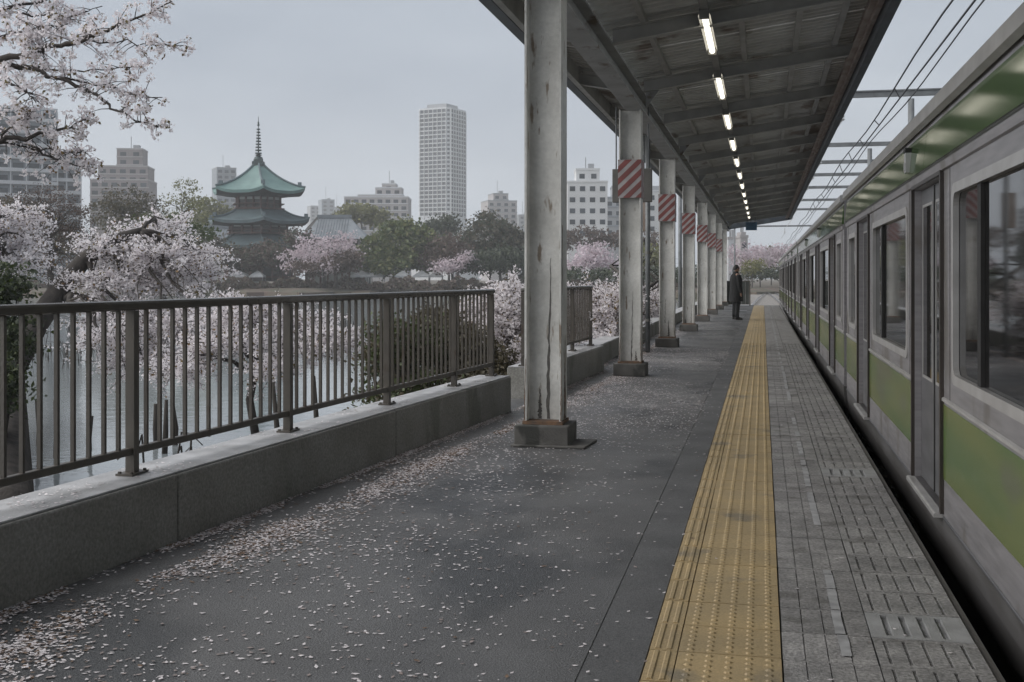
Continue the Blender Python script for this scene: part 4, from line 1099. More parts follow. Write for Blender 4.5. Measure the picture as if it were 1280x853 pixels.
# --- mid distance and far trees
def ftree(label, cx, base_d, blobs, m, seed, prm, bark=None, tr=.3, name='tree', mode='clump', group='trees on the far shore', z0=-.35, limbs=4, tw=.03):
    b = P(cx, HZ, base_d); b.z = z0
    ys = [bl[1] + bl[4] * .4 for bl in blobs]; mid = P(cx, sum(ys) / len(ys), base_d)
    trunk = [(b, tr), (b.lerp(mid, .4) + Vector((tr * .3, 0, 0)), tr * .85), (b.lerp(mid, .75), tr * .7), (mid, tr * .5)]
    return tree(name, label, 'tree', trunk, blobs, mode, prm, m, bark or M['bark_far'], seed, group, limbs, tw_r=tw)
ftree('big round bright green tree right of the temple hall', 500, 200, [(500, 305, 200, 42, 28), (472, 318, 198, 28, 22), (530, 315, 200, 26, 25), (500, 290, 202, 30, 16), (490, 330, 196, 38, 15)], [M['leaf_green'], M['leaf_spring']], 51, (330, 34, .62, .55))
ftree('large dull olive-brown tree left of the nearest column', 612, 205, [(612, 295, 205, 34, 26), (592, 312, 203, 24, 22), (634, 308, 206, 26, 28), (612, 278, 207, 22, 14), (655, 312, 206, 18, 24)], [M['leaf_olive'], M['leaf_dark']], 52, (250, 34, .62, .5))
ftree('dark green lower tree in front of the olive-brown tree', 625, 192, [(630, 325, 192, 26, 16), (600, 330, 192, 24, 14), (655, 330, 192, 20, 16)], M['leaf_dark'], 53, (170, 24, .6, .5))
ftree('small dark pointed tree at the foot of the tall tower', 561, 260, [(562, 282, 260, 14, 12), (548, 290, 260, 14, 12), (540, 282, 262, 10, 8)], M['leaf_dark'], 54, (110, 22, .7, .6))
ftree('reddish budding tree between the green and the olive-brown tree', 565, 196, [(560, 312, 196, 26, 22), (575, 328, 194, 26, 14), (545, 328, 195, 18, 14)], M['leaf_rust'], 55, (200, 20, .6, .42))
ftree('pale cherry in blossom under the reddish budding tree', 572, 190, [(560, 332, 190, 20, 8), (582, 322, 190, 12, 8)], M['blossom_far'], 56, (60, 18, .5, .4))
ftree('yellow-green tree behind the temple hall roof', 452, 300, [(448, 268, 300, 24, 12), (470, 272, 300, 18, 10), (432, 266, 300, 10, 8)], M['leaf_spring'], 57, (130, 22, .9, .75))
ftree('blossoming cherry right of the pagoda below the hall roof', 405, 195, [(400, 312, 195, 34, 20), (425, 318, 195, 26, 18), (372, 325, 194, 26, 14), (408, 333, 193, 34, 12), (430, 300, 197, 18, 12)], M['blossom_far'], 58, (180, 18, .7, .42), M['bark'], mode='clump')
ftree('dark shrubby tree under the right blossoms of the pagoda', 420, 192, [(420, 330, 192, 24, 12), (385, 335, 191, 22, 10), (440, 325, 191, 12, 14)], M['leaf_rust'], 59, (110, 22, .5, .45))
ftree('brown leafed tree at the right foot of the pagoda', 350, 200, [(372, 300, 203, 18, 14), (345, 322, 200, 28, 14), (305, 326, 200, 32, 13), (335, 310, 203, 20, 8)], [M['leaf_rust'], M['leaf_dark']], 60, (300, 22, .55, .42))
ftree('dark evergreen tree at the left foot of the pagoda', 262, 199, [(258, 306, 200, 24, 15), (283, 322, 199, 28, 15), (238, 315, 199, 20, 14)], M['leaf_olive'], 61, (180, 22, .55, .45))
ftree('tall thin spring tree with airy yellow-green crown left of the pagoda', 228, 150, [(232, 240, 150, 20, 17), (218, 258, 150, 20, 16), (246, 262, 150, 16, 16), (232, 280, 150, 28, 14)], M['leaf_spring'], 62, (120, 14, .45, .26), tr=.3, limbs=9)
ftree('bushy yellow-green tree behind the left eave of the pagoda', 265, 260, [(262, 262, 260, 18, 14), (250, 275, 258, 18, 12), (280, 270, 262, 14, 10)], M['leaf_spring'], 63, (110, 20, .8, .65))
ftree('olive budding tree before the mauve-brown apartment block', 165, 120, [(160, 252, 120, 30, 20), (185, 265, 120, 26, 18), (135, 265, 120, 26, 20), (165, 280, 118, 40, 14)], M['leaf_olive'], 64, (330, 15, .36, .22), tr=.28, limbs=9)
ftree('olive green tree behind the leaning cherry', 205, 90, [(205, 282, 90, 40, 14), (235, 292, 90, 34, 12), (180, 290, 90, 30, 12)], M['leaf_shrub'], 65, (200, 18, .28, .2), tr=.22)
ftree('tall bare grey-brown tree before the balconied block', 62, 60, [(55, 255, 60, 36, 28), (80, 270, 60, 30, 28), (40, 285, 60, 30, 26), (75, 310, 60, 36, 26), (100, 285, 60, 20, 26), (50, 335, 60, 34, 22), (20, 265, 60, 30, 26)], M['leaf_rust'], 66, (700, 12, .22, .085), M['bark'], tr=.22, limbs=16)
ftree('row of dull evergreen foliage at the left below the balconied block', 20, 100, [(10, 270, 100, 50, 22), (-40, 280, 100, 50, 26), (60, 300, 100, 40, 18), (110, 310, 100, 40, 18)], M['leaf_olive'], 67, (300, 20, .35, .25), tr=.28)
ftree('pink-white cherry between the nearest two columns, far shore', 740, 150, [(738, 322, 150, 24, 13), (722, 330, 150, 18, 10), (760, 332, 150, 20, 10), (740, 312, 151, 16, 8)], M['blossom_far'], 68, (130, 18, .55, .34), M['bark'])
ftree('dull brown tree row below the white slab block', 740, 230, [(735, 296, 230, 34, 10), (765, 300, 230, 26, 10), (800, 300, 230, 30, 12), (700, 302, 230, 26, 12)], M['leaf_rust'], 69, (170, 20, .8, .55))
ftree('dark hedge-like trees under the far pink-white cherry', 735, 140, [(730, 343, 140, 34, 7), (770, 344, 140, 30, 7), (810, 343, 140, 30, 8), (860, 343, 140, 40, 10)], M['leaf_dark'], 70, (230, 22, .4, .3), tr=.2)
ftree('spring green tree seen between the second and third columns', 810, 170, [(808, 318, 170, 20, 16), (822, 330, 170, 16, 12)], M['leaf_spring'], 71, (110, 18, .5, .34))
# beyond the end of the platform
ftree('cherry in pale blossom beyond the platform end, above the person', 935, 220, [(925, 318, 220, 14, 14), (945, 320, 220, 16, 12), (932, 334, 219, 18, 10)], M['blossom_far'], 72, (120, 16, .65, .42), group='trees beyond the platform', z0=-1.2, tr=.13)
ftree('yellow-green shrubby tree beyond the platform end beside the barrier', 940, 200, [(938, 335, 200, 12, 8), (947, 330, 201, 8, 6)], M['leaf_spring'], 73, (60, 14, .5, .34), group='trees beyond the platform', z0=-1.2, tr=.13)
ftree('green tree beyond the platform end beside the train', 964, 260, [(966, 322, 260, 10, 13), (960, 335, 258, 12, 8)], [M['leaf_spring'], M['leaf_olive']], 74, (90, 16, .7, .45), group='trees beyond the platform', z0=-1.2, tr=.13)
ftree('hazy far cherry at the vanishing point of the tracks', 985, 240, [(985, 318, 240, 20, 14), (955, 320, 245, 18, 14)], M['blossom_far'], 75, (110, 18, .8, .5), group='trees beyond the platform', z0=-1.2, tr=.13)
ftree('dark low hedge at the end of the tracks', 950, 210, [(945, 342, 210, 26, 6), (985, 342, 210, 26, 6)], M['leaf_dark'], 76, (110, 22, .5, .4), group='trees beyond the platform', z0=-1.2, tr=.13)
ftree('long dark belt of evergreen trees behind the pagoda and the round green tree', 430, 236, [(270, 318, 236, 40, 18), (340, 326, 236, 40, 16), (410, 324, 236, 40, 16), (470, 318, 236, 40, 20), (545, 312, 236, 30, 20), (575, 318, 236, 30, 22), (640, 316, 236, 40, 22), (215, 318, 236, 40, 20)], [M['leaf_dark'], M['leaf_rust']], 77, (620, 24, .8, .6))
# hedge that edges the far shore
def hedge():
    rng = np.random.default_rng(81); C = []
    for i in range(22000):
        px = rng.uniform(-200, 900); d = 190 + rng.uniform(0, 7) + 5 * math.sin(px * .02); p = P(px, HZ, d)
        C.append((p.x, p.y, -.7 + rng.random() ** .7 * (1.7 + .5 * math.sin(px * .09) + .3 * math.sin(px * .31))))
    o = quadsoup('shore_hedge', np.array(C), .5 * rng.uniform(.6, 1.4, len(C)), [M['leaf_rust'], M['leaf_olive']], None, up_bias=.5, mi=(rng.random(len(C)) < .35).astype(int), rng=rng)
    tag(o, 'low reddish hedge running along the far shore of the pond', 'hedge', kind='stuff')
hedge()
# stalls on the far shore
for i, (px, w, d) in enumerate(((300, 1.5, 200), (322, 1.2, 199), (452, 1.7, 196), (470, 1.4, 196), (503, 1.2, 195), (527, 1.4, 196), (545, 1.2, 196), (205, 1.6, 200))):
    b = P(px, HZ, d); b.z = -.35
    t = thing('stall_tent', '%s small white stall tent from the left on the far shore of the pond' % ['second', 'third', 'fourth', 'fifth', 'sixth', 'seventh', 'eighth', 'first'][i], 'tent', b, TH, 'white stall tents on the far shore')
    mb = MB(); mb.add([(-w, -w, 2.1), (w, -w, 2.1), (w, w, 2.1), (-w, w, 2.1), (0, 0, 3.0), (-w, -w, 1.8), (w, -w, 1.8), (w, w, 1.8), (-w, w, 1.8)], [(0,1,4),(1,2,4),(2,3,4),(3,0,4),(5,6,1,0),(6,7,2,1),(7,8,3,2),(8,5,0,3)]); mb.build('tent_roof', M['tent'], t)
    for sx in (-1, 1):
        for sy in (-1, 1):
            mb = MB(); mb.box(sx * (w - .1) - .05, sx * (w - .1) + .05, sy * (w - .1) - .05, sy * (w - .1) + .05, 0, 2.0); mb.build('leg', M['galv'], t)

# ------------------------------------------------------------------ pagoda
def pagoda():
    D = 215.0; sc = D / FPX
    o = P(323, HZ, D); o.z = -.35
    zz = lambda py: CAM_H + (HZ - py) * sc + .35
    t = thing('pagoda', 'tiered pagoda with sweeping green copper roofs and a tall ringed spire', 'pagoda', o, TH)
    rot = math.radians(-90 + 18)
    def hexpt(r, k, z): a = rot + math.pi / 3 * k; return Vector((r * math.cos(a), r * math.sin(a), z))
    def roof(r_out, r_in, y_e, y_i, m, nm, conc=.32, lift=.5, thick=.55):
        """six concave faces with raised corners"""
        mb = MB(); ns, nr = 10, 8; ze, zi = zz(y_e), zz(y_i)
        for k in range(6):
            vs = []; 
            for j in range(nr + 1):
                u = j / nr
                for i in range(ns + 1):
                    v = i / ns; r = r_out + (r_in - r_out) * u
                    p = hexpt(r, k, 0).lerp(hexpt(r, k + 1, 0), v)
                    c = abs(2 * v - 1); up = lift * (c ** 3) * (1 - u) ** 1.5
                    z = ze + (zi - ze) * (u ** 1.25 * (1 - conc) + u * u * u * conc * 1.0 + 0) + up
                    q = 1 + .03 * c ** 3 * (1 - u); vs.append((p.x * q, p.y * q, z))
            n = ns + 1
            fs = [(j * n + i, j * n + i + 1, (j + 1) * n + i + 1, (j + 1) * n + i) for j in range(nr) for i in range(ns)]
            mb.add(vs, fs)
            # eave edge and soffit
            e0 = vs[:n]; lo = [(x * .985, y * .985, z - thick) for x, y, z in e0]; inn = [(x * .55, y * .55, zz(y_e) - thick * 1.1) for x, y, z in e0]
            mb.add(e0 + lo, [(n + i, n + i + 1, i + 1, i) for i in range(ns)])
        ro = mb.build(nm, m, t, smooth=False)
        sf = MB()
        for k in range(6):
            vs = []
            for v in range(11):
                p = hexpt(r_out * .985, k, 0).lerp(hexpt(r_out * .985, k + 1, 0), v / 10); c = abs(v / 5 - 1); q = 1 + .03 * c ** 3
                vs.append((p.x * q, p.y * q, ze + lift * c ** 3 - thick)); 
            for v in range(11):
                p = hexpt(r_out * .5, k, 0).lerp(hexpt(r_out * .5, k + 1, 0), v / 10); vs.append((p.x, p.y, ze - thick * 1.5))
            sf.add(vs, [(11 + i, 11 + i + 1, i + 1, i) for i in range(10)])
        sf.build('soffit', M['temple_dark'], ro)
        for k in range(6):                             # hip ridges
            pts = []
            for j in range(nr + 1):
                u = j / nr; p = hexpt(r_out + (r_in - r_out) * u, k, 0) * (1 + .03 * (1 - u)); pts.append((p.x, p.y, ze + (zi - ze) * (u ** 1.25 * (1 - conc) + u ** 3 * conc) + lift * (1 - u) ** 1.5 + .14))
            rd = MB(); rd.tube(pts, .2, 6); e = Vector(pts[1]); rd.box(e.x - .3, e.x + .3, e.y - .3, e.y + .3, e.z, e.z + .7)
            rd.build('hip_ridge', M['copper_dull'], ro)
        return ro
    R = 60.5 * sc
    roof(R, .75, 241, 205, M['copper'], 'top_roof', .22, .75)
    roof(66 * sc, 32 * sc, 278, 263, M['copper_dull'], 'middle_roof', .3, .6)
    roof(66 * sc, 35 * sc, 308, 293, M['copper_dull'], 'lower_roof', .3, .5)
    def drum(r, y0, y1, m, nm, bands):
        z0, z1 = zz(y0), zz(y1); w = MB()
        w.add([hexpt(r, k, z0) for k in range(6)] + [hexpt(r, k, z1) for k in range(6)], [(k, (k + 1) % 6, 6 + (k + 1) % 6, 6 + k) for k in range(6)])
        wo = w.build(nm, m, t)
        for fz, h, rr, mm, n2 in bands:                # rails and brackets
            b = MB(); za = z0 + (z1 - z0) * fz
            b.add([hexpt(rr, k, za) for k in range(6)] + [hexpt(rr, k, za + h) for k in range(6)] , [(k, (k + 1) % 6, 6 + (k + 1) % 6, 6 + k) for k in range(6)] + [tuple(range(6)), tuple(range(6, 12))])
            b.build(n2, mm, wo)
        for k in range(6):
            for v in (0, .33, .67):
                p = hexpt(r * 1.015, k, 0).lerp(hexpt(r * 1.015, k + 1, 0), v); c = MB(); c.tube([(p.x, p.y, z0), (p.x, p.y, z1)], .2, 6); c.build('pillar', M['temple_wood'], wo)
        for k in range(6):
            for v in (.17, .5, .83):
                p0 = hexpt(r * 1.012, k, 0).lerp(hexpt(r * 1.012, k + 1, 0), v - .12); p1 = hexpt(r * 1.012, k, 0).lerp(hexpt(r * 1.012, k + 1, 0), v + .12)
                w = MB(); za, zb = z0 + (z1 - z0) * .55, z0 + (z1 - z0) * .68
                w.add([(p0.x, p0.y, za), (p1.x, p1.y, za), (p1.x, p1.y, zb), (p0.x, p0.y, zb)], [(0, 1, 2, 3)]); w.build('plaster_panel', M['temple_white'], wo)
    drum(29 * sc, 264, 240, M['temple_dark'], 'upper_storey', [(.05, .25, 35 * sc, M['temple_wood'], 'balcony_floor'), (.32, .16, 35 * sc, M['temple_wood'], 'balcony_rail'), (.82, .5, 36 * sc, M['temple_dark'], 'brackets'), (.70, .3, 32 * sc, M['temple_dark'], 'brackets')])
    drum(38 * sc, 294, 277, M['temple_dark'], 'middle_storey', [(.05, .25, 43 * sc, M['temple_wood'], 'balcony_floor'), (.3, .2, 42.5 * sc, M['temple_wood'], 'balcony_rail'), (.80, .5, 46 * sc, M['temple_dark'], 'brackets')])
    drum(44 * sc, 352, 306, M['temple_dark'], 'lower_storey', [(.1, .3, 48 * sc, M['temple_wood'], 'veranda'), (.85, .6, 50 * sc, M['temple_dark'], 'brackets')])
    # spire
    s = MB(); z0 = zz(206); s.box(-1.0, 1.0, -1.0, 1.0, z0 - .3, z0 + .55); s.box(-.75, .75, -.75, .75, z0 + .55, z0 + .9); s.lathe([(.9, z0 + .9), (.75, z0 + 1.35), (.3, z0 + 1.6), (.7, z0 + 1.75), (.2, z0 + 1.95)], 12); s.build('spire_base', M['bronze'], t)
    s = MB(); s.tube([(0, 0, z0), (0, 0, zz(146))], [.16, .05], 8); so = s.build('spire', M['bronze'], t)
    for k in range(9):
        z = zz(193) + k * (zz(163) - zz(193)) / 8; r = .62 - k * .035
        g_ = MB(); g_.lathe([(r * .4, z), (r, z + .05), (r, z + .28), (r * .4, z + .3)], 14); g_.build('spire_ring', M['bronze'], so)
    s = MB(); s.lathe([(.08, zz(158)), (.3, zz(156.5)), (.1, zz(155)), (.22, zz(153.5)), (.05, zz(152))], 10); s.build('spire_jewel', M['bronze'], so)
pagoda()

def temple_hall(label, px0, px1, y_eave, y_ridge, d, rx0, rx1, gable_left=True):
    sc = d / FPX; o = P((px0 + px1) / 2, HZ, d); o.z = -.35
    t = thing('temple_hall', label, 'temple', o, TH)
    w = (px1 - px0) / 2 * sc; ze = CAM_H + (HZ - y_eave) * sc + .35; zr = CAM_H + (HZ - y_ridge) * sc + .35
    ra, rb = (rx0 - (px0 + px1) / 2) * sc, (rx1 - (px0 + px1) / 2) * sc; dp = 7.0
    mb = MB(); n = 8; rows = []
    for j in range(n + 1):
        u = j / n; z = ze + (zr - ze) * (u ** 1.4)
        rows.append([(-w + (ra + w) * u, -dp * (1 - u), z), (w + (rb - w) * u, -dp * (1 - u), z), (w + (rb - w) * u, dp * (1 - u), z), (-w + (ra + w) * u, dp * (1 - u), z)])
    vs = [p for r in rows for p in r]; fs = []
    for j in range(n):
        for k in range(4): fs.append((j * 4 + k, j * 4 + (k + 1) % 4, (j + 1) * 4 + (k + 1) % 4, (j + 1) * 4 + k))
    mb.add(vs, fs); ro = mb.build('roof', M['tile_roof'], t)
    rg = MB(); rg.box(ra - .2, rb + .2, -.35, .35, zr - .1, zr + .55); rg.build('ridge', M['tile_roof'], ro)
    for k in range(26):                                # tile rolls down the front slope
        u0 = (k + .5) / 26; xa = -w + 2 * w * u0
        if xa < ra * 1 - 0 or xa > rb: continue
        tr_ = MB(); tr_.tube([(xa, -dp * (1 - j / 6), ze + (zr - ze) * ((j / 6) ** 1.4) + .06) for j in range(7)], .09, 4, cap=False); tr_.build('tile_roll', M['tile_roof'], ro)
    gb = MB(); gx = ra - .05; gb.add([(gx - 2.2, -2.6, ze + (zr - ze) * .45), (gx - .2, 0, zr + .2), (gx - 2.2, 2.6, ze + (zr - ze) * .45), (gx + .8, -2.6, ze + (zr - ze) * .5), (gx + .8, 0, zr), (gx + .8, 2.6, ze + (zr - ze) * .5)], [(0, 1, 2), (0, 3, 4, 1), (1, 4, 5, 2)]); gb.build('gable', M['temple_dark'], ro)
    wl2 = MB(); wl2.box(-w * .82, w * .82, -dp * .8, dp * .8, 0, ze + .05); wl2.build('wall', M['temple_white'], t)
    for k in range(9):
        p_ = MB(); x = -w * .8 + 1.6 * w * k / 8; p_.box(x - .2, x + .2, -dp * .8 - .15, -dp * .8 - .002, 0, ze); p_.build('pillar', M['temple_wood'], t)
temple_hall('temple hall with pale grey tiled roof right of the pagoda', 380, 468, 300, 272, 240, 398, 438)
temple_hall('low temple roof half hidden left of the pagoda', 236, 330, 306, 285, 232, 256, 320)

# ------------------------------------------------------------------ city blocks
def building(name, label, d, blocks, wall, pitch=3.0, wcol=3.0, rot=0.0, zvis=4.0, wh=1.5, ww=1.9, style='window', side=True, slab=None, maxw=280):
    """blocks: (px0, px1, y_top, depth) seen from the camera; front walls carry rows of windows"""
    sc = d / FPX; cx = sum(b[0] + b[1] for b in blocks) / (2 * len(blocks)); o = P(cx, HZ, d); o.z = -.4
    ang = TH - math.atan((cx - 640) / FPX) + rot
    t = thing(name, label, 'building', o, ang)
    wmesh = {}
    def pane(w, h):
        k = (round(w, 2), round(h, 2))
        if k not in wmesh:
            mb = MB(); mb.box(-w / 2, w / 2, -.06, .02, -h / 2, h / 2); wmesh[k] = mb.mesh('window', M['b_glass'])
        return wmesh[k]
    cnt = 0
    for bi, (p0, p1, yt, dep) in enumerate(blocks):
        cr = math.cos(rot)
        w = (p1 - p0) * sc; x0 = ((p0 + p1) / 2 - cx) * sc - w / 2; x1 = x0 + w; h = CAM_H + (HZ - yt) * sc + .4
        f0 = -dep / 2 - .15 * bi; f1 = dep / 2 - .05 * bi
        mb = MB(); mb.box(x0, x1, f0, f1, 0, h); wo = mb.build('wall', wall, t)
        mb = MB(); mb.box(x0 - .12, x1 + .12, f0 - .12, f1 + .12, h + .005, h + .55); mb.build('parapet', slab or wall, wo)
        nf = int((h - zvis) / pitch); nc = max(1, int(w / wcol))
        for f in range(nf):
            z = h - pitch * (f + .55)
            covered = any(b2 > bi and False for b2 in range(len(blocks)))
            if style == 'balcony':
                sb = MB(); sb.box(x0 - .05, x1 + .05, f0 - 1.0, f0 - .01, z - wh / 2 - .55, z - wh / 2 + .35); sb.build('balcony', slab or wall, t)
            elif style == 'slab':
                sb = MB(); sb.box(x0 - .2, x1 + .2, f0 - .25, f0 - .005, z - wh / 2 - .5, z - wh / 2 - .1); sb.build('floor_band', slab or wall, t)
            for c in range(nc):
                if cnt >= maxw: break
                x = x0 + w * (c + .5) / nc
                mkobj('window', pane(min(ww, w / nc * .74), wh), wo, loc=(x, f0 - .005, z)); cnt += 1
            if side and cnt < maxw:
                ns = max(1, int(dep / (wcol * 1.2)))
                for c in range(ns):
                    y = f0 + (f1 - f0) * (c + .5) / ns
                    sx = 1 if rot > 0 else -1
                    q = mkobj('window', pane(min(ww, dep / ns * .6), wh), wo, loc=((x1 + .005) if sx > 0 else (x0 - .005), y, z)); q.rotation_euler.z = sx * math.pi / 2; cnt += 1
        if style == 'balcony':
            for c in range(nc + 1):
                fn = MB(); x = x0 + w * c / nc; fn.box(x - .12, x + .12, f0 - .98, f0 - .012, 0, h - .3); fn.build('party_fin', slab or wall, t)
        if bi == len(blocks) - 1:
            an = MB(); an.tube([(x0 + w * .45, 0, h), (x0 + w * .45, 0, h + 9 * sc * 2)], .12 * max(1, sc * 2), 5); an.build('antenna', M['galv'], wo)
            tk = MB(); tk.box(x0 + w * .55, x0 + w * .8, -1.2, 1.2, h + .55, h + 2.2); tk.build('roof_tank', M['b_grey'], wo)
    return t
building('apartment_building', 'blue-grey balconied apartment block behind blossom at the left edge', 300, [(-60, 64, 142, 16), (58, 92, 198, 14)], M['b_blue'], 3.2, 3.4, .12, 8, 1.7, 2.5, 'balcony', True, M['b_pale'])
building('apartment_building', 'stepped mauve-brown apartment block with a square top left of the pagoda', 450, [(121, 190, 228, 18), (129, 188, 211, 14), (150, 181, 189, 10)], M['b_brown'], 3.1, 3.4, -.2, 20, 1.5, 2.2, 'slab', True, M['b_cream'])
building('apartment_building', 'small grey block peeping over the left eave of the pagoda', 650, [(268, 292, 212, 14)], M['b_blue'], 3.2, 3.2, .2, 20, 1.6, 2.2, 'slab', True, M['b_grey'])
building('apartment_building', 'thin hazy block just right of the pagoda roofs', 1000, [(400, 416, 251, 16)], M['b_blue'], 3.4, 4, .2, 20, 1.6, 2.6, 'slab', False)
building('apartment_building', 'low hazy block between pagoda and hall roof', 1050, [(386, 399, 259, 16), (417, 426, 260, 14)], M['b_grey'], 3.4, 4, .2, 20, 1.6, 2.6, 'slab', False)
building('apartment_building', 'wide cream block with stepped top left of the tall tower', 520, [(434, 512, 249, 20), (450, 505, 246, 16), (471, 503, 237, 12), (479, 496, 232, 10)], M['b_cream'], 3.0, 3.3, -.1, 18, 1.5, 2.1, 'slab', True, M['b_pale'])
building('apartment_building', 'grey-cream block with a stair tower right of the tall tower', 620, [(605, 642, 253, 16), (613, 632, 244, 12)], M['b_cream'], 3.1, 3.5, .25, 18, 1.5, 2.0, 'slab', True, M['b_grey'])
building('apartment_building', 'tiny hazy block beside the nearest column', 800, [(646, 662, 270, 14)], M['b_grey'], 3.2, 3.5, .2, 12, 1.5, 2.0, 'slab', False)
building('slab_block', 'white slab block with rows of dark windows between the first and second columns', 330, [(708, 757, 231, 14), (719, 748, 215, 10)], M['b_white'], 3.1, 2.7, .06, 10, 1.35, 1.5, 'window', True, M['b_white'])
building('slab_block', 'grey stepped block right of the white slab block', 380, [(755, 800, 250, 14), (764, 792, 236, 10)], M['b_grey'], 3.1, 2.8, .06, 10, 1.35, 1.6, 'slab', False, M['b_blue'])
building('slab_block', 'narrow white block seen right of the second column', 350, [(794, 832, 242, 12)], M['b_white'], 3.1, 2.7, .06, 10, 1.4, 1.7, 'window', False, M['b_pale'])
building('small_house', 'narrow cream house beyond the platform end behind the person', 240, [(922, 931, 298, 6), (924, 929, 294, 4)], M['b_cream'], 2.8, 1.6, .2, 3, 1.1, .9, 'window', False, M['b_cream'])
building('small_house', 'pale grey low house beyond the platform end', 260, [(906, 920, 300, 8)], M['b_pale'], 2.8, 2.0, .2, 3, 1.1, 1.2, 'window', False, M['b_cream'])

def tower():
    d = 800.0; sc = d / FPX; o = P(553, HZ, d); o.z = -.4
    t = thing('tower_block', 'tall pale high-rise tower with a grid of windows', 'tower', o, TH - math.radians(27))
    W = 45.5 * sc; h = CAM_H + (HZ - 138) * sc + .4; hw = W / 2; ch = 2.2
    poly = [(-hw + ch, -hw), (hw - ch, -hw), (hw, -hw + ch), (hw, hw - ch), (hw - ch, hw), (-hw + ch, hw), (-hw, hw - ch), (-hw, -hw + ch)]
    mb = MB(); mb.prism(poly, 'z', 0, h); mb.build('wall', M['b_pale'], t)
    mb = MB(); mb.box(-hw * .62, hw * .62, -hw * .62, hw * .62, h + .01, h + 3.2); mb.build('roof_house', M['b_grey'], t)
    nf = 29; pitch = (h - 33) / nf
    cols_ = 6; cw = (W - 2 * ch) / cols_
    pn = MB(); pn.box(-cw * .43, cw * .43, -.08, .02, -1.1, 1.1); pm_ = pn.mesh('window', M['b_glass'])
    fin = MB(); fin.box(-.16, .16, -.55, -.005, 30, h - 1.0); fm = fin.mesh('pier', M['b_white'])
    cnt = 0
    for face in (0, 1):
        rz = face * math.pi / 2; Rm = Matrix.Rotation(rz, 4, 'Z')
        for c in range(cols_ + 1):
            x = -hw + ch + c * cw; q = mkobj('pier', fm, t, loc=Rm @ Vector((x, -hw, 0))); q.rotation_euler.z = rz
        for f in range(nf):
            z = h - 2.3 - f * pitch
            sb = MB(); sb.box(-hw + ch - .1, hw - ch + .1, -.4, -.003, -.36, .36); q = sb.build('floor_band', M['b_pale'], t, loc=Rm @ Vector((0, -hw, z - 1.55))); q.rotation_euler.z = rz
            for c in range(cols_):
                if f >= 25: continue
                x = -hw + ch + (c + .5) * cw; q = mkobj('window', pm_, t, loc=Rm @ Vector((x, -hw - .003, z))); q.rotation_euler.z = rz; cnt += 1
    for sx, sy, a in ((-1, -1, -45), (1, -1, 45)):
        for f in range(nf):
            z = h - 2.3 - f * pitch; wn_ = MB(); wn_.box(-.9, .9, -.05, .03, -.8, .8)
            if f > 0: me = me0
            else: me0 = wn_.mesh('window', M['b_glass']); me = me0
            if f < 24:
                q = mkobj('corner_window', me, t, loc=(sx * (hw - ch / 2 + .01), sy * (hw - ch / 2 + .01), z)); q.rotation_euler.z = math.radians(a)
    mb = MB(); mb.box(-hw * 1.6, hw * 1.5, -hw * 1.5, hw * 1.5, 0, 36); mb.build('podium', M['b_white'], t)
tower()

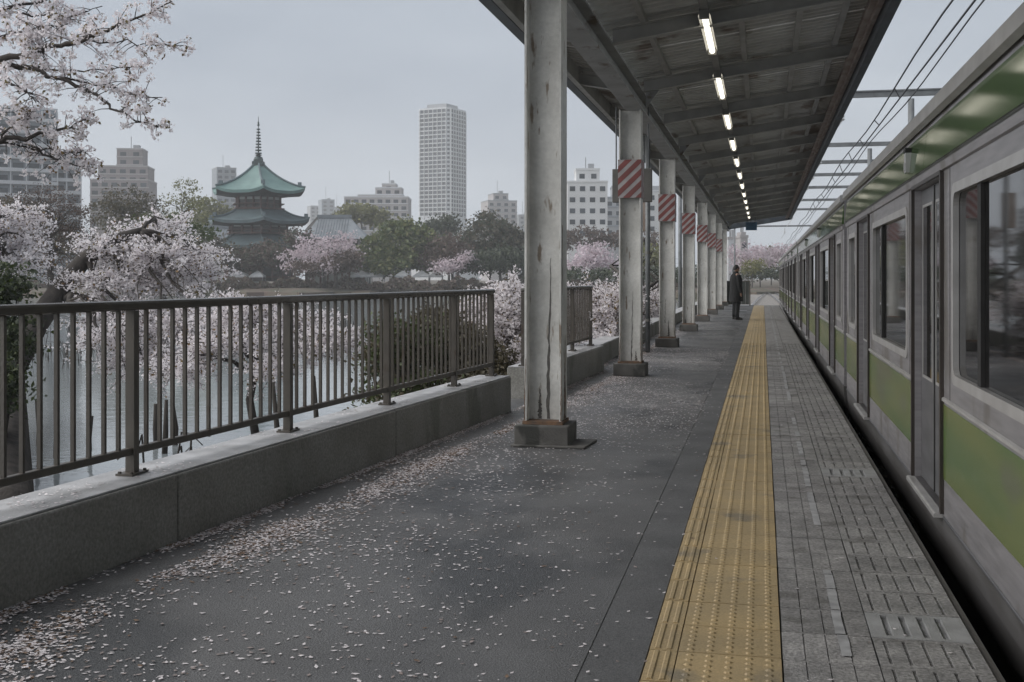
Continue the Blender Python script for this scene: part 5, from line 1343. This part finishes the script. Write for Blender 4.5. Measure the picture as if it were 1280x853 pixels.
# ------------------------------------------------------------------ person at the far end of the platform
def person():
    d = 39.5; o = G(920, HZ + FPX * CAM_H / d, 0.0); o.z = 0.0
    t = thing('person', 'person in a long dark coat standing on the platform, seen from the side', 'person', o, math.radians(-62)); t.scale = (1.05, 1.05, 1.05)
    S = 1.80
    # local: facing +Y, right hand at +X
    b = MB()
    def sph(c, r, sx=1, sy=1, sz=1, n=10, m=8):
        prof = []
        vs = []; fs = []
        for j in range(m + 1):
            th = math.pi * j / m
            for k in range(n):
                a = 2 * math.pi * k / n; vs.append((c[0] + r * sx * math.sin(th) * math.cos(a), c[1] + r * sy * math.sin(th) * math.sin(a), c[2] + r * sz * math.cos(th)))
        for j in range(m):
            for k in range(n): fs.append((j * n + k, (j + 1) * n + k, (j + 1) * n + (k + 1) % n, j * n + (k + 1) % n))
        b.add(vs, fs)
    # torso, neck, head, limbs: overlapping volumes fused into one skin by the remesher
    b.tube([(0, 0, .86), (0, 0, .98), (0, .005, 1.12), (0, .0, 1.28), (0, -.01, 1.42), (0, -.01, 1.50)], [.15, .165, .15, .165, .15, .07], 14)
    b.tube([(-.17, -.01, 1.43), (0, -.01, 1.45), (.17, -.01, 1.43)], [.075, .09, .075], 10)
    b.tube([(0, -.01, 1.46), (0, .005, 1.56)], [.06, .055], 10)
    sph((0, .02, 1.67), .1, .80, .98, 1.22); sph((0, .045, 1.60), .062, 1, 1, .9)
    b.tube([(0, .10, 1.69), (0, .138, 1.645)], [.012, .018], 6); b.tube([(-.022, .105, 1.612), (.022, .105, 1.612)], .010, 5)
    for s in (-1, 1):
        sph((s * .035, .098, 1.69), .014); sph((s * .085, .01, 1.665), .028, .35, .7, 1.1)
        b.tube([(s * .19, -.01, 1.42), (s * .235, -.015, 1.14), (s * .235, .04, .90)], [.058, .047, .032], 10)
        b.tube([(s * .235, .04, .90), (s * .235, .055, .84), (s * .233, .062, .80)], [.030, .036, .03], 8)       # palm
        for k, L in enumerate((.072, .082, .076, .058)):
            y = .032 + k * .017; b.tube([(s * .233, y, .81), (s * .230, y + .004, .81 - L * .55), (s * .218, y + .006, .81 - L)], [.0105, .010, .008], 6)
        b.tube([(s * .226, .075, .85), (s * .214, .098, .825), (s * .205, .105, .80)], [.013, .011, .009], 6)
        b.tube([(s * .09, 0, .90), (s * .095, .01, .50), (s * .095, -.015, .09)], [.092, .062, .042], 10)
        b.tube([(s * .095, -.05, .05), (s * .10, .04, .045), (s * .108, .15, .03)], [.042, .042, .03], 8)
    body = b.build('body', M['skin'], t, smooth=True)
    rm = body.modifiers.new('fuse', 'REMESH'); rm.mode = 'VOXEL'; rm.voxel_size = .011; rm.use_smooth_shade = True
    # coat: lofted rings, closed at collar, open hem above the knee
    def loft(rings, name, m, n=18):
        mb = MB(); vs = []
        for (cx, cy, z, rx, ry) in rings: vs += [(cx + rx * math.cos(2 * math.pi * k / n), cy + ry * math.sin(2 * math.pi * k / n) * (1 + .02 * math.sin(5 * k)), z) for k in range(n)]
        mb.add(vs, [(j * n + k, j * n + (k + 1) % n, (j + 1) * n + (k + 1) % n, (j + 1) * n + k) for j in range(len(rings) - 1) for k in range(n)])
        return mb.build(name, m, t, smooth=True)
    loft([(0, 0, .60, .26, .22), (0, 0, .80, .245, .205), (0, 0, 1.0, .23, .195), (0, 0, 1.15, .225, .19), (0, 0, 1.30, .23, .195), (0, -.005, 1.42, .215, .165), (0, -.008, 1.49, .14, .115), (0, -.008, 1.53, .085, .085), (0, -.008, 1.575, .082, .085)], 'coat', M['coat'])
    for s in (-1, 1):
        mb = MB(); mb.tube([(s * .185, -.01, 1.45), (s * .21, -.01, 1.38), (s * .245, -.015, 1.14), (s * .242, .035, .92), (s * .24, .042, .885)], [.07, .078, .066, .054, .054], 12); mb.build('coat_sleeve', M['coat'], t, smooth=True)
        mb = MB(); mb.tube([(s * .09, 0, .88), (s * .095, .01, .50), (s * .095, -.012, .2), (s * .095, -.012, .075)], [.108, .082, .072, .07], 12); mb.build('trouser_leg', M['trousers'], t, smooth=True)
        mb = MB(); mb.tube([(s * .095, -.085, .046), (s * .095, -.04, .055), (s * .10, .05, .052), (s * .108, .14, .036), (s * .11, .18, .03)], [.03, .048, .048, .036, .018], 10); mb.build('shoe', M['leather'], t, smooth=True)
    mb = MB(); n = 16; vs = []
    for j in range(7):
        th = math.pi * .53 * j / 6
        vs += [(.093 * math.sin(th) * math.cos(2 * math.pi * k / n), .005 + .112 * math.sin(th) * math.sin(2 * math.pi * k / n) - .012 * (j / 6), 1.668 + .134 * math.cos(th) - (.05 * max(0, -math.sin(2 * math.pi * k / n)) * (j / 6))) for k in range(n)]
    mb.add(vs, [(j * n + k, (j + 1) * n + k, (j + 1) * n + (k + 1) % n, j * n + (k + 1) % n) for j in range(6) for k in range(n)]); mb.build('hair', M['hair'], t, smooth=True)
person()

# ------------------------------------------------------------------ fallen petals
def petals():
    rng = np.random.default_rng(91); C = []; K = []
    def nz(x, y, s): return mnoise.noise(Vector((x * s, y * s, 3.7)))
    N = 0
    # along the foot of the wall: two drifts
    for i in range(85000):
        y = 2.2 + 30 * rng.random() ** 1.5; wx = wall_x(y)
        u = rng.random()
        if u < .38: dx = abs(rng.normal(0, .05)) + .008
        elif u < .78: dx = .40 + rng.normal(0, .085)
        else: dx = rng.random() * .7
        x = wx + max(dx, .008)
        g = nz(x, y, 1.1) + .6 * nz(x, y, 3.3)
        if rng.random() > min(1, max(.06, .55 + 1.5 * g - (.35 if .1 < dx < .28 else 0))): continue
        if 12.25 < y < 13.5 and x < wx + .1: pass
        if x > -2.22 and any(abs(y - cy) < .3 and abs(x - COLX) < .3 for cy in COLY): continue
        C.append((x, y, .004 + rng.random() * .006)); K.append(1 if rng.random() < .22 else 0)
    # loose over the asphalt, thinning towards the yellow strip
    for i in range(100000):
        y = 2.3 + 44 * rng.random() ** 1.7; x = rng.uniform(wall_x(y) + .3, -.2)
        s = (x - wall_x(y)) / (-.4 - wall_x(y))
        dens = .48 * max(0.0, 1 - s) ** 2.0 + .035
        if 9.6 < y < 26 and s < .9: dens += .42 * max(0, .55 + nz(x, y, .45) * 1.6)
        g = nz(x, y, .8) * .8 + .5 * nz(x, y, 2.7); dens *= max(.08, 1 + 1.4 * g)
        if rng.random() > dens: continue
        if any(abs(y - cy) < .28 and abs(x - COLX) < .28 for cy in COLY): continue
        if x > XY0 and rng.random() < .9: continue
        C.append((x, y, .004 + rng.random() * .003)); K.append(1 if rng.random() < .025 else 0)
    # on top of the walls
    for i in range(2600):
        y = 2.0 + 16 * rng.random() ** 1.3
        if 12.2 < y < 13.55: continue
        x = wall_x(y) - rng.uniform(.01, .37)
        if nz(x, y, 2.2) < -.05: continue
        C.append((x, y, WALL_H + .004)); K.append(0)
    for i in range(90):
        y = 2.5 + 14 * rng.random(); C.append((rng.uniform(.1, .8), y, .004)); K.append(0)
    K = [(2 if (k == 0 and rng.random() < .28) else k) for k in K]; C = np.array(C); n = len(C); sz = np.where(np.array(K) == 1, .02, .0185) * rng.uniform(.45, 1.6, n)
    o = quadsoup('fallen_petals', C, sz, [M['petal'], M['litter'], M['petal_trodden']], None, up_bias=14.0, mi=K, rng=rng, aspect=1.15, fold=.12)
    tag(o, 'fallen pale pink cherry petals scattered over the platform and drifted along the wall', 'petals', kind='stuff')
petals()
# damp debris lying in the joint between wall and asphalt
def debris():
    rng = np.random.default_rng(95); C = []
    for i in range(9000):
        y = 2.2 + 24 * rng.random() ** 1.3; x = wall_x(y) + .40 + rng.normal(0, .035)
        if mnoise.noise(Vector((x * .6, y * .9, 1.2))) < -.08: continue
        C.append((x, y, .003 + rng.random() * .008))
    o = quadsoup('leaf_litter', np.array(C), .022 * rng.uniform(.6, 1.5, len(C)), [M['litter'], M['petal']], None, up_bias=5, mi=(rng.random(len(C)) < .35).astype(int), rng=rng)
    tag(o, 'brown leaf litter in a line beside the low wall', 'litter', kind='stuff')
debris()

# ------------------------------------------------------------------ haze
hz = MB(); hz.box(-1100, 900, -40, 1600, -3.0, 150)
hm = bpy.data.materials.new('haze'); hm.use_nodes = True; hm.node_tree.nodes.clear()
ho = hm.node_tree.nodes.new('ShaderNodeOutputMaterial'); hv = hm.node_tree.nodes.new('ShaderNodeVolumePrincipled')
hv.inputs['Color'].default_value = (0.97, 0.985, 1.0, 1); hv.inputs['Density'].default_value = 0.00045; hv.inputs['Anisotropy'].default_value = 0.0
hm.node_tree.links.new(hv.outputs['Volume'], ho.inputs['Volume'])
tag(hz.build('haze', hm), 'thin grey haze between the camera and the far city', 'haze', kind='stuff')
